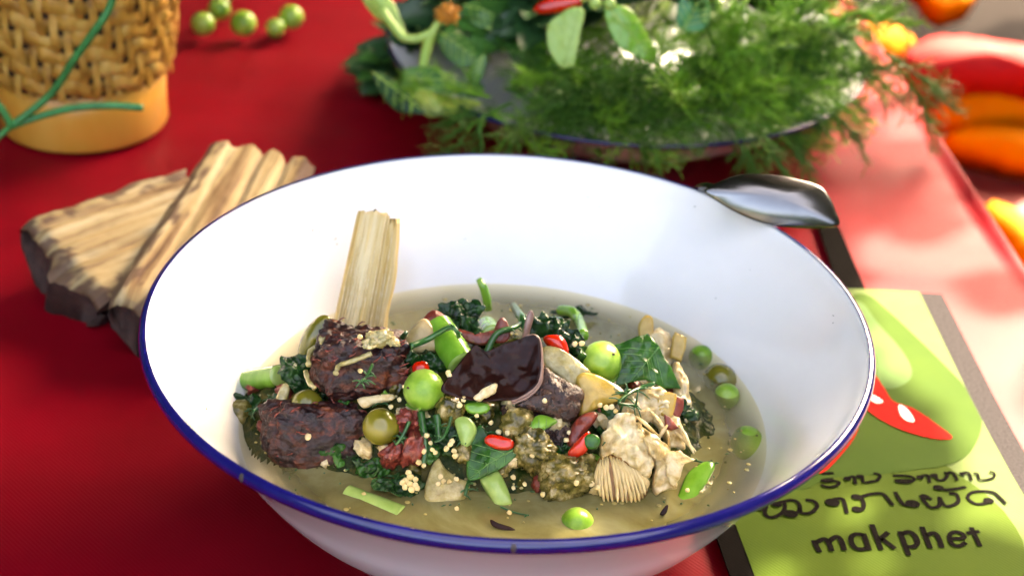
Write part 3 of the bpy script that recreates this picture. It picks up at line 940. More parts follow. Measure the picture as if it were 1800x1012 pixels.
chunk('eggplant_lump', on(790, 725, .004), (.005, .005, .006), (R(10), R(15), R(40)), m_olive, 'olive eggplant lump below the green ball', 'eggplant', amp=.16, sub=12, power=2.6)
chunk('eggplant_lump', on(418, 728, -.001), (.006, .006, .006), (0, 0, 0), m_olive, 'olive eggplant lump soaking at the left wall', 'eggplant', amp=.14, sub=12, power=2.4)
slab('eggplant_wedge', [(768, 802), (782, 820), (805, 838), (825, 848), (815, 875), (785, 882), (752, 888), (745, 862), (755, 825)], m_glass, on(782, 860, .003), (-.1, -.6, .8), .004, .002, .0005, label='translucent amber eggplant wedge dipping into front broth', cat='eggplant')
slab('eggplant_peel', [(497, 674), (508, 682), (500, 715), (488, 745), (470, 772), (456, 780), (468, 745), (482, 705)], m_glass, on(482, 752, .006), (-.2, -.75, .6), .0014, .0016, .0004, label='translucent peel leaning on the dark meat wedge', cat='eggplant')
slab('eggplant_peel', [(522, 625), (530, 590), (548, 565), (566, 553), (578, 560), (572, 590), (555, 615), (535, 640)], m_ballold, on(548, 640, .006) + Vector((0, .012, .004)), (-.4, -.7, .5), .002, .003, .0004, label='curved olive peel behind the upper meat chunk', cat='eggplant')
slab('meat_fat', [(628, 700), (655, 694), (690, 692), (690, 702), (660, 708), (640, 716)], m_mush, on(660, 712, .007), (0, -.6, .8), .0015, .001, .0005, label='pale gristle strip between upper meat chunk and olive ball', cat='meat')
slab('mushroom_shred', [(832, 698), (850, 682), (866, 673), (875, 676), (870, 690), (855, 696), (842, 706)], m_mush, on(852, 702, .017), (0, -.65, .75), .0014, .0008, .0005, label='pale mushroom shred lying on the wood ear', cat='mushroom', jag=.001)

# gilled mushroom
gm = empty('oyster_mushroom', on(1110, 850, 0), 'pale torn oyster mushroom with tan gills at the stew front', 'mushroom')
gb = on(1100, 835, .007)
gn = (.05, -.72, .68)
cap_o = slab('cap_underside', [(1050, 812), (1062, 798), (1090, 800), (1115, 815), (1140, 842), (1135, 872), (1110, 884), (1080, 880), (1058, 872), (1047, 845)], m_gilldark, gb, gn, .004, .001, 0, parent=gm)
gnv = Vector(gn).normalized()


def onpl(x, y, off=0.0, b0=gb, n0=gnv):
    d = raydir(x, y)
    b1 = b0 + n0 * off
    return CAM + d * ((b1 - CAM).dot(n0) / d.dot(n0))


tops = [(1052, 815), (1056, 808), (1060, 804), (1064, 802), (1068, 801), (1073, 801), (1078, 803), (1083, 805), (1088, 807), (1094, 810), (1100, 814), (1106, 818), (1112, 822), (1118, 827), (1124, 832)]
bots = [(1050, 858), (1056, 872), (1062, 879), (1070, 882), (1078, 884), (1086, 885), (1094, 886), (1102, 885), (1110, 884), (1117, 882), (1124, 879), (1130, 874), (1134, 868), (1137, 861), (1139, 854)]
for k, (a, b_) in enumerate(zip(tops, bots)):
    P = []
    for q in range(7):
        tq = q / 6
        x = a[0] + (b_[0] - a[0]) * tq + 3 * math.sin(tq * 3) * (-1 if k < 5 else 1)
        y = a[1] + (b_[1] - a[1]) * tq
        P.append(onpl(x + random.uniform(-.8, .8), y + random.uniform(-2, 2) * (tq > .9), .0004 + .0012 * math.sin(tq * math.pi)))
    MB().tube(P, [q_ * random.uniform(.6, 1.15) for q_ in (.0004, .0007, .00078, .0008, .00075, .0007, .0003)], 7, flat=1.8).build('gill', m_gill, cap_o)
slab('flesh', [(1058, 805), (1055, 780), (1065, 750), (1082, 728), (1105, 722), (1118, 735), (1125, 760), (1140, 785), (1150, 815), (1140, 840), (1120, 828), (1095, 808), (1075, 798)], m_mush, onpl(1100, 780, .002), (.05, -.75, .65), .004, .0020, .0034, 210, parent=gm, rings=16, per=6, jag=.0012)
slab('flesh', [(1120, 745), (1140, 755), (1165, 775), (1190, 795), (1205, 805), (1195, 830), (1192, 850), (1170, 865), (1155, 870), (1150, 845), (1155, 815), (1140, 790)], m_mush, onpl(1160, 810, .001), (.2, -.75, .62), .004, .0018, .0036, 240, parent=gm, rings=16, per=6, jag=.002)
slab('torn_edge', [(1168, 800), (1190, 792), (1212, 802), (1222, 808), (1205, 815), (1198, 840), (1185, 852), (1172, 835)], m_mush, onpl(1190, 820, .0035), (.2, -.7, .68), .0016, .0012, .0010, 330, parent=gm, jag=.0018)
# shredded mushroom above it
gr = [([(1090, 715), (1110, 690), (1140, 678), (1165, 680), (1175, 705), (1160, 730), (1130, 740), (1105, 735)], .009, 'pale frayed mushroom mass below the broad leaf'),
      ([(1140, 700), (1175, 700), (1195, 725), (1200, 760), (1205, 785), (1180, 780), (1160, 760), (1145, 730)], .006, 'pale frayed mushroom strip along the broth side'),
      ([(1185, 640), (1205, 650), (1212, 690), (1215, 730), (1205, 745), (1195, 720), (1188, 690)], .003, 'long pale fibre strip hanging down beside the leaf'),
      ([(1135, 590), (1160, 578), (1180, 590), (1185, 625), (1170, 640), (1150, 615)], .006, 'pale stringy fibres at the back beside the wooden tips')]
for (o_, lf, lab) in gr:
    cx = sum(p[0] for p in o_) / len(o_)
    cy = sum(p[1] for p in o_) / len(o_)
    slab('mushroom_shred', o_, m_mush, on(cx, cy + 10, lf), (.1, -.65, .75), .003, .002, .0028, 230, label=lab, cat='mushroom', jag=.002, rings=9)
for k in range(16):
    x0, y0 = random.uniform(1100, 1195), random.uniform(690, 775)
    mb = MB()
    p0 = on(x0, y0, .012)
    d = Vector((random.uniform(-.2, 1), random.uniform(-.6, .2), random.uniform(-.9, -.1))).normalized() * random.uniform(.006, .014)
    mb.tube([p0, p0 + d * .4 + Vector((0, -.001, .0012)), p0 + d * .75, p0 + d], [.0004, .0008, .0007, .0003], 6)
    mb.build('mushroom_fibre', m_mush, label='thin pale mushroom fibre on the frayed mushroom mass', cat='mushroom', group='fibres of the frayed mushroom')
# wood slivers and rind bits at the right
slab('wood_sliver', [(1122, 575), (1128, 560), (1138, 553), (1148, 560), (1150, 590), (1155, 610), (1140, 612), (1126, 598)], m_yellow, on(1138, 605, .008), (0, -.8, .6), .003, .0005, .0003, label='pale wooden tip standing behind the broad leaf', cat='wood piece')
slab('wood_sliver', [(1184, 590), (1188, 583), (1208, 592), (1206, 612), (1198, 636), (1178, 628)], m_yellow, on(1193, 630, .006), (.1, -.8, .6), .003, .0004, .0003, sharp=True, label='short flat wooden sliver behind the broad leaf point', cat='wood piece')
slab('wood_sliver', [(1155, 690), (1185, 690), (1190, 700), (1180, 735), (1160, 725)], m_yellow, on(1172, 720, .010), (.1, -.75, .65), .003, .0006, .0004, label='yellow wooden bit beside the red brown rind', cat='wood piece')
slab('red_rind', [(1182, 692), (1203, 698), (1202, 720), (1195, 735), (1178, 728)], m_rind, on(1190, 728, .010), (.3, -.75, .6), .003, .0006, .0004, sharp=True, label='red brown rind cube at the broth side', cat='rind')
slab('red_rind', [(1168, 728), (1178, 732), (1194, 752), (1180, 757), (1170, 752)], m_rind, on(1181, 752, .010), (.1, -.75, .6), .002, .0006, .0004, sharp=True, label='small red brown rind chip below the rind cube', cat='rind')
slab('dark_scrap', [(862, 912), (875, 918), (900, 926), (905, 932), (880, 930), (865, 922)], m_woodear, on(883, 926, .001), (0, -.5, .85), .001, .0006, 0, label='dark mushroom scrap floating at the front lip', cat='mushroom')
slab('dark_scrap', [(1160, 902), (1170, 888), (1175, 888), (1172, 900), (1166, 905)], m_woodear, on(1168, 900, .002), (0, -.7, .7), .001, .0003, 0, label='tiny dark scrap by the floating green slice', cat='mushroom')

# smaller scraps that fill the gaps of the heap
def inheap(px, py):
    p = on(px, py, 0)
    return heap(p.x, p.y) > SOUP_Z + .0015


cl = random.Random(21)
cnt = 0
while cnt < 135:
    px, py = cl.uniform(440, 1215), cl.uniform(570, 885)
    if not inheap(px, py): continue
    cnt += 1
    kind_ = cl.random()
    if kind_ < .5:
        L, W, a = cl.uniform(14, 38), cl.uniform(7, 17), cl.uniform(0, math.pi)
        ol = []
        for q in range(9):
            an = 2 * math.pi * q / 9
            x, y = L * math.cos(an) * cl.uniform(.75, 1.1), W * math.sin(an) * cl.uniform(.7, 1.2)
            ol.append((px + x * math.cos(a) - y * math.sin(a), py + .75 * (x * math.sin(a) + y * math.cos(a))))
        slab('leaf_scrap', ol, cl.choice([m_darkleaf, m_darkleaf, m_leaf, m_leaf, m_freshleaf]), on(px, py, cl.uniform(.001, .005)), (cl.uniform(-.4, .4), -.5, .8), .0006, .001, .0030, 260, label='small dark leaf scrap tucked between the stew pieces', cat='leaf', group='leaf scraps in the stew', rings=7)
    elif kind_ < .8:
        r = cl.uniform(.0022, .0045)
        chunk('pulp_bit', on(px, py, .001), (r, r * .8, r * .8), (cl.uniform(-1, 1), cl.uniform(-1, 1), cl.uniform(0, 3)), cl.choice([m_olive, m_glass, m_mush, m_olive, m_rind]), 'small soft vegetable bit tucked between the stew pieces', 'vegetable', amp=.28, sub=8, power=2.4, group='vegetable bits in the stew')
    else:
        dd_ = cl.uniform(-24, 24)
        dill([(px, py), (px + dd_ * .5, py + cl.uniform(4, 14)), (px + dd_, py + cl.uniform(8, 26))], [.004, .005, .003], 'loose dill thread lying among the stew pieces', cl.uniform(.0005, .0010), 5, .005)
fl = MB()
for k in range(420):
    px, py = cl.uniform(420, 1330), cl.uniform(540, 900)
    p = on(px, py, .0004)
    if math.hypot(p.x, p.y) > .098: continue
    if p.z < SOUP_Z + .001 and cl.random() < .6: continue
    d = Vector((cl.uniform(-1, 1), cl.uniform(-1, 1), cl.uniform(-.3, .3))).normalized() * cl.uniform(.0006, .0022)
    fl.tube([p, p + d * .5 + Vector((0, 0, .0002)), p + d], [.0002, .00035, .0002], 4)
fl.build('herb_flecks', m_dill, label='tiny chopped herb flecks all over the stew and broth', cat='herbs', kind='stuff')
fl = MB()
for k in range(260):
    px, py = cl.uniform(440, 1240), cl.uniform(570, 890)
    p = on(px, py, .0006)
    if not heap(p.x, p.y) > SOUP_Z - .001: continue
    fl.ball(p, cl.uniform(.0004, .0010), None, cl.uniform(.0003, .0007), 6, 4)
fl.build('pulp_crumbs', m_glass, label='tiny pale pulp crumbs clinging to the stew', cat='pulp', kind='stuff')

# seeds
def seed_mesh():
    mb = MB()
    n_, m_ = 10, 7
    for i in range(m_ + 1):
        th = math.pi * i / m_
        for k in range(n_):
            ph = 2 * math.pi * k / n_
            x, y, z = math.sin(th) * math.cos(ph), math.sin(th) * math.sin(ph), math.cos(th)
            notch = 1 - .28 * math.exp(-((ph - math.pi) / .5) ** 2) * math.sin(th)
            mb.v.append(Vector((x * .00125 * notch, y * .0010, z * .0006)))
    for i in range(m_):
        for k in range(n_):
            mb.f.append((i * n_ + k, (i + 1) * n_ + k, (i + 1) * n_ + (k + 1) % n_, i * n_ + (k + 1) % n_))
    me = bpy.data.meshes.new('seed')
    me.from_pydata([tuple(p) for p in mb.v], [], mb.f)
    me.polygons.foreach_set('use_smooth', [True] * len(me.polygons))
    me.materials.append(m_seed)
    return me


sm = seed_mesh()
sproto = None


def seed(px, py, lift=.004, s=1.0, label='cream eggplant seed scattered on the stew', group='loose seeds on the stew', world=None):
    global sproto
    p = world or on(px, py, lift)
    p = p + Vector((0, -.0008, .0006))
    q = Vector((random.uniform(-.3, .3), -.7 + random.uniform(-.3, .3), .6)).to_track_quat('Z', 'Y').to_matrix() @ Matrix.Rotation(random.uniform(0, 6), 3, 'Z')
    mw = Matrix.Translation(p) @ q.to_4x4() @ Matrix.Scale(s, 4)
    if sproto is None:
        o = bpy.data.objects.new('seed', sm)
        COL.objects.link(o)
        o.matrix_world = mw
        sproto = o
    else:
        o = sproto.copy()
        COL.objects.link(o)
        o.matrix_world = mw
    tag(o, label, 'seed', group)


for (px, py, l) in [(500, 720, .010), (519, 718, .010), (486, 743, .009), (808, 712, .012), (815, 702, .012), (712, 680, .008), (702, 702, .006), (788, 655, .012), (790, 660, .012),
                    (957, 704, .012), (863, 743, .006), (877, 759, .006), (838, 730, .008), (800, 801, .006), (750, 765, .008), (760, 790, .008), (765, 795, .008), (745, 793, .008), (757, 778, .008),
                    (792, 780, .008), (798, 792, .008), (795, 775, .008), (785, 788, .008), (770, 850, .006), (780, 845, .006), (790, 846, .006), (802, 842, .006), (775, 838, .006), (803, 893, .0005),
                    (945, 775, .012), (925, 790, .012), (935, 800, .012), (962, 785, .010), (902, 838, .003), (922, 850, .001), (954, 868, .002), (964, 864, .002), (1013, 848, .010), (1040, 850, .006), (1050, 855, .006),
                    (892, 760, .007), (1065, 716, .012), (1075, 715, .012), (1082, 722, .012), (1055, 712, .012), (983, 747, .006), (1000, 760, .006), (995, 773, .006), (1208, 861, .003), (1225, 823, .003),
                    (736, 812, .007), (745, 818, .007), (665, 722, .008), (687, 715, .008), (510, 732, .008), (895, 900, .0005), (1010, 605, .016), (1022, 604, .016), (640, 868, .0005)]:
    seed(px, py, l, random.uniform(.85, 1.15))
sr = random.Random(4)
for k in range(10):
    px, py = sr.gauss(870, 150), sr.gauss(790, 55)
    if inheap(px, py): seed(px, py, .0035, sr.uniform(.7, 1.05))
for (dx, dy) in [(0, 0), (9, 4), (-8, 6), (-2, 12), (8, 14), (-10, 18), (2, 22), (-4, -8), (12, 20), (-14, 10)]:
    seed(722 + dx, 838 + dy, .008 - .0001 * dy, random.uniform(1.0, 1.3), 'plump cream seed in the cluster on the front leaf scrap', 'seed cluster on the leaf scrap')
for (px, py) in [(633, 592), (650, 610), (657, 606), (648, 600), (662, 600), (672, 585), (568, 617), (634, 652), (668, 592), (655, 598)]:
    seed(px, py, .0245, random.uniform(.9, 1.3), 'cream seed stuck on the upper meat chunk', 'seeds on the upper meat chunk')
seed(542, 767, .014, 1.25, 'lone cream seed on the dark meat wedge face', None)

fl = MB()
sp_ = random.Random(9)
for k in range(40):
    if k < 14:
        px, py = sp_.gauss(572, 18), sp_.gauss(415, 22)
    else:
        px, py = sp_.uniform(330, 1480), sp_.uniform(330, 720)
    d = raydir(px, py)
    t_ = .5
    hit = None
    while t_ < 1.1:
        p = CAM + d * t_
        t_ += .0005
        if p.y < -.02 and abs(p.x) < .1: continue
        rr = math.hypot(p.x, p.y)
        if p.z > .084 or p.z < SOUP_Z + .003: continue
        # inner wall radius at this height
        wr = None
        for (r0, z0), (r1, z1) in zip(inner, inner[1:]):
            if z0 <= p.z <= z1 and z1 > z0: wr = r0 + (r1 - r0) * (p.z - z0) / (z1 - z0)
        if wr and rr >= wr - .0002 and p.y > -.06:
            hit = p
            break
    if hit is None: continue
    a_ = Vector((-hit.y, hit.x, 0)).normalized()
    fl.tube([hit, hit + a_ * sp_.uniform(-.0012, .0012) + Vector((0, 0, sp_.uniform(-.0008, .0008)))], [sp_.uniform(.00012, .00035), .0001], 5)
fl.build('wall_specks', m_basildark, label='tiny herb specks splashed on the white inner wall of the bowl', cat='specks', kind='stuff')
m_oil = M('oil_drop', [(0.34, 0.27, 0.09), (0.40, 0.33, 0.12)], scale=80, rough=.04, spec=.6)
fl = MB()
for k in range(150):
    px, py = sp_.choice([(sp_.uniform(1180, 1370), sp_.uniform(640, 880)), (sp_.uniform(520, 1320), sp_.uniform(840, 930)), (sp_.uniform(690, 1200), sp_.uniform(520, 600)), (sp_.uniform(400, 520), sp_.uniform(690, 800))])
    p = at(px, py, SOUP_Z + .0003)
    if math.hypot(p.x, p.y) > .099: continue
    r = sp_.choice([.0003, .0005, .0007, .0011])
    fl.ball(p, r, r, .00022, 9, 5)
fl.build('oil_droplets', m_oil, label='small oil droplets floating on the cloudy broth', cat='oil', kind='stuff')

# droplets and oil bubbles
m_bub = M('broth_bubble', [(0.3, 0.24, 0.1)], rough=.05, trans=.8)
for k, (px, py) in enumerate([(498, 826), (540, 824), (557, 822), (566, 820), (588, 820), (1200, 705), (1330, 765), (1275, 812), (1225, 790)]):
    p = on(px, py, 0)
    MB().ball(p, .0006, .0006, .0004, 8, 6).build('bubble', m_bub, label='tiny bubble floating on the broth', cat='bubble', group='bubbles on the broth')

# ------------------------------------------------------------------ spoon on the rim
sp = empty('spoon', at(1290, 362, .088), 'polished steel spoon hooked over the bowl rim, upturned', 'spoon')
so = [(1238, 336), (1258, 322), (1290, 309), (1320, 305), (1360, 307), (1400, 314), (1440, 326), (1458, 345), (1470, 372), (1475, 396), (1440, 401), (1395, 400), (1345, 393), (1300, 376), (1262, 354)]
sb = at(1330, 378, .0905)
slab('spoon_bowl', so, m_steel, sb, (.0, -.74, .67), .0009, .0045, 0, parent=sp, rings=14, per=5)
h0 = at(1244, 337, .0890)
hp = [h0 + Vector((.006, 0, .0)), h0 + Vector((.0, .004, .0)), h0 + Vector((-.004, .012, -.008)), h0 + Vector((-.004, .018, -.03)), h0 + Vector((0, .024, -.07)), h0 + Vector((.002, .028, -.0865))]
MB().tube([Vector(p) for p in spline([tuple(p) for p in hp], 5)], .0022, 10).build('handle', m_steel, sp)

# ------------------------------------------------------------------ printed napkin
nap = empty('printed_napkin', (0.15, 0.05, 0), 'green printed cloth napkin with lettering, folded beside the bowl', 'napkin')
ZN = 0.0012
xl = lambda y: 0.0885 - 0.15 * (y + 0.03) if y < .1 else 0.069 - .02 * (y - .1)
xr = lambda y: 0.2225 - 0.07 * (y - .1) + (.35 * max(0, .1 - y) ** 2)


def sheet(name, poly, z, mat, parent, th=0.0, sm=False):
    v = [(x, y, z) for (x, y) in poly]
    return obj(name, v, [tuple(range(len(v)))], mat, parent, smooth=sm)


ys = [-.30, -.2, -.1, -.05, 0, .03, .06, .09, .12, .15, .181]
L_ = [(xl(y), y) for y in ys]
R_ = [(xr(y), y) for y in ys]


def band(name, A, B, z, mat, parent, th=.001):
    v, f = [], []
    m_ = len(A)
    for a, b_ in zip(A, B):
        v += [(a[0], a[1], z), (b_[0], b_[1], z), (a[0], a[1], z - th), (b_[0], b_[1], z - th)]
    for i in range(m_ - 1):
        q = 4 * i
        f += [(q, q + 1, q + 5, q + 4), (q, q + 4, q + 6, q + 2), (q + 1, q + 3, q + 7, q + 5)]
    f += [(0, 2, 3, 1), (4 * m_ - 4, 4 * m_ - 3, 4 * m_ - 1, 4 * m_ - 2)]
    return obj(name, v, f, mat, parent, smooth=False)


inL = [(x + .0095, y) for (x, y) in L_]
inR = [(x - .0115, y) for (x, y) in R_]
band('border', L_, inL, ZN, m_np_black, nap)
m_np_sheen = M('print_faded_black', [(0.003, 0.0026, 0.0036), (0.030, 0.025, 0.030)], scale=800, rough=0.6, spec=.03, rand=False)  # black border print, greyed in its colour to stand for the sun's sheen
band('border', inR, R_, ZN, m_np_sheen, nap)
panel_o = band('panel', inL, inR, ZN + .0001, m_np_pale, nap)


def printed(name, poly, z, mat, sharp=False, parent=None):
    o2 = [tuple(p) for p in (spline(poly, 6, True) if not sharp else poly)]
    w_ = [at(x, y, z) for x, y in o2]
    return obj(name, w_, [tuple(range(len(w_)))], mat, parent or panel_o, smooth=False)


# lime disc behind the lettering, clipped by the left border
yl = lambda y: xl(y) + .0096
lime = [at(x, y, ZN + .0003) for (x, y) in [(1663, 817), (1693, 839), (1728, 863), (1765, 898), (1786, 927), (1797, 948), (1806, 985), (1806, 1030), (1790, 1080)]]
lime = [(p.x, p.y) for p in lime]
lime += [(yl(y), y) for y in (-.12, -.08, -.05, 0, .04, .08)] + [(.15, .12)]
obj('printed_shape', [(x, y, ZN + .0003) for x, y in lime], [tuple(range(len(lime)))], m_np_lime, panel_o, smooth=False)
gpoly = [(1490, 526), (1524, 518), (1560, 545), (1619, 600), (1668, 649), (1717, 702), (1726, 738), (1719, 771), (1700, 799), (1664, 817), (1600, 826), (1530, 835), (1460, 840), (1400, 860), (1380, 800), (1400, 700), (1440, 600)]
gw = [at(x, y, ZN + .0005) for x, y in [tuple(p) for p in spline(gpoly, 5, True)]]
gw = [(min(p.x, xr(p.y) - .0118), min(p.y, .1795)) for p in gw]
obj('printed_shape', [(x, y, ZN + .0005) for x, y in gw], [tuple(range(len(gw)))], m_np_green, panel_o, smooth=False)
printed('printed_shape', [(1480, 545), (1512, 530), (1545, 570), (1585, 615), (1603, 650), (1594, 672), (1562, 683), (1525, 670), (1490, 640)], ZN + .0007, m_np_light)
printed('printed_chili', [(1500, 620), (1534, 653), (1554, 681), (1570, 704), (1607, 718), (1648, 746), (1674, 769), (1640, 770), (1591, 757), (1550, 738), (1515, 712), (1490, 680)], ZN + .0009, m_np_red)
printed('printed_chili', [(1440, 830), (1470, 790), (1508, 750), (1500, 772), (1478, 800), (1455, 824)], ZN + .0009, m_np_red)
printed('printed_highlight', [(1580, 712), (1590, 715), (1602, 728), (1607, 740), (1594, 738), (1583, 728)], ZN + .0011, m_np_white)
printed('printed_highlight', [(1527, 692), (1538, 695), (1552, 705), (1542, 708), (1530, 702)], ZN + .0011, m_np_white)


def glyph(strokes, o, sc, wd, blobs=()):
    v, f = [], []
    z = ZN + .0007
    for st_ in strokes:
        P = [at(o[0] + x / sc, o[1] + y / sc, z) for x, y in st_]
        P = [Vector(p) for p in spline([tuple(p) for p in P], 7)] if len(P) > 2 else P
        for i, p in enumerate(P):
            t_ = (P[min(i + 1, len(P) - 1)] - P[max(i - 1, 0)]).normalized()
            nr = Vector((-t_.y, t_.x, 0))
            ww = wd * .5 * (1 + .10 * noise.noise(p * 900))
            v += [p + nr * ww, p - nr * ww]
            if i:
                q = len(v) - 4
                f.append((q, q + 1, q + 3, q + 2))
    for (x, y, r) in blobs:
        c = at(o[0] + x / sc, o[1] + y / sc, z + .0001)
        q = len(v)
        for k in range(16):
            a = 2 * math.pi * k / 16
            v.append(c + Vector((math.cos(a) * r * 1.05, math.sin(a) * r * .85, 0)))
        f.append(tuple(range(q, q + 16)))
    obj('printed_letter', v, f, m_np_black, panel_o, smooth=False)


O3 = (1400, 900)
W3 = .0023
glyph([[(148, 242), (205, 348)], [(172, 262), (240, 232), (280, 258), (312, 338)], [(285, 255), (345, 212), (388, 235), (422, 332)]], O3, 5, W3)
glyph([[(588, 182), (640, 328)], [(592, 196), (520, 190), (480, 222), (495, 285), (545, 320), (628, 314)]], O3, 5, W3)
glyph([[(662, 102), (745, 326)], [(728, 240), (808, 172)], [(748, 228), (868, 316)]], O3, 5, W3)
glyph([[(908, 163), (988, 376)], [(922, 190), (990, 168), (1042, 205), (1062, 270), (1020, 300), (955, 294)]], O3, 5, W3)
glyph([[(1103, 123), (1176, 312)], [(1140, 200), (1210, 180), (1250, 225), (1278, 308)]], O3, 5, W3)
glyph([[(1350, 228), (1470, 222), (1452, 182), (1385, 170), (1345, 205), (1365, 270), (1425, 294), (1490, 262)]], O3, 5, W3 * .9)
glyph([[(1535, 128), (1616, 297)], [(1498, 182), (1610, 164)]], O3, 5, W3 * .9)
O1, O2, S6, W1 = (1300, 800), (1540, 800), 6.923, .0015
glyph([[(998, 222), (1060, 218), (1145, 212)], [(1145, 282), (1060, 288), (1002, 302), (1060, 318), (1150, 308), (1208, 322), (1190, 358), (1110, 382), (1040, 374), (992, 350)]], O1, S6, W1)
glyph([[(1285, 288), (1330, 268), (1388, 256), (1412, 346)]], O1, S6, W1, [(1310, 280, .0016)])
glyph([[(1450, 262), (1492, 246), (1508, 322), (1600, 316), (1680, 296), (1708, 250), (1680, 222), (1630, 216)]], O1, S6, W1, [(1462, 254, .0016)])
glyph([[(205, 246), (330, 242), (435, 258), (460, 292), (400, 325), (300, 326), (236, 302), (330, 298), (430, 300)]], O2, S6, W1)
glyph([[(512, 266), (560, 246), (628, 242), (652, 332)]], O2, S6, W1, [(535, 262, .0016)])
glyph([[(678, 244), (726, 230), (738, 282), (790, 300), (850, 272), (872, 212), (830, 208)], [(866, 214), (910, 202), (948, 222), (988, 302)]], O2, S6, W1, [(700, 242, .0016)])
glyph([[(1028, 224), (1080, 206), (1130, 212), (1165, 300)]], O2, S6, W1 * .85, [(1048, 222, .0013)])
glyph([[(1185, 218), (1236, 220), (1262, 290), (1370, 286), (1440, 252), (1430, 204), (1378, 196)]], O2, S6, W1 * .75)
W2 = .0018
glyph([[(222, 640), (270, 596), (325, 602), (308, 690), (345, 742), (420, 746), (510, 700), (552, 630), (530, 562), (450, 580)], [(530, 562), (620, 540), (700, 560), (735, 620), (716, 680), (620, 712)],
       [(735, 640), (750, 690), (810, 702), (890, 680), (945, 612), (902, 552), (805, 538)]], O1, S6, W2, [(245, 632, .0024), (450, 590, .0022), (620, 705, .0030)])
glyph([[(1080, 578), (1130, 540), (1200, 522), (1262, 540), (1308, 702)]], O1, S6, W2, [(1130, 568, .0030)])
glyph([[(1385, 496), (1450, 496), (1506, 560), (1505, 640), (1460, 662), (1405, 645)], [(1470, 504), (1590, 468), (1720, 458), (1775, 490), (1865, 604)]], O1, S6, W2, [(1425, 500, .0022), (1430, 650, .0022)])
glyph([[(232, 440), (300, 555), (355, 602), (480, 590)]], O2, S6, W2, [(445, 582, .0030)])
glyph([[(540, 482), (600, 570), (668, 628), (770, 606), (772, 500)], [(545, 486), (610, 500), (678, 532)], [(772, 505), (830, 602), (920, 606), (1000, 555), (975, 468), (888, 462)]], O2, S6, W2, [(590, 500, .0020)])
glyph([[(715, 392), (790, 398), (870, 416), (1095, 380)]], O2, S6, W2 * .9, [(760, 390, .0022)])
glyph([[(1415, 540), (1310, 582), (1200, 580), (1115, 512), (1165, 448), (1300, 430), (1430, 446), (1510, 512), (1582, 582)]], O2, S6, W2 * .85, [(1370, 545, .0022)])
# second, darker layer of the folded napkin showing behind the bowl
und = empty('folded_strap', (0.17, 0.2, 0), 'black cloth strip running from under the napkin towards the spoon', 'cloth strip')
band('strip', [(0.1655, .17), (0.1625, .262)], [(0.1795, .17), (0.1735, .262)], .0004, m_np_black, und, .0006)

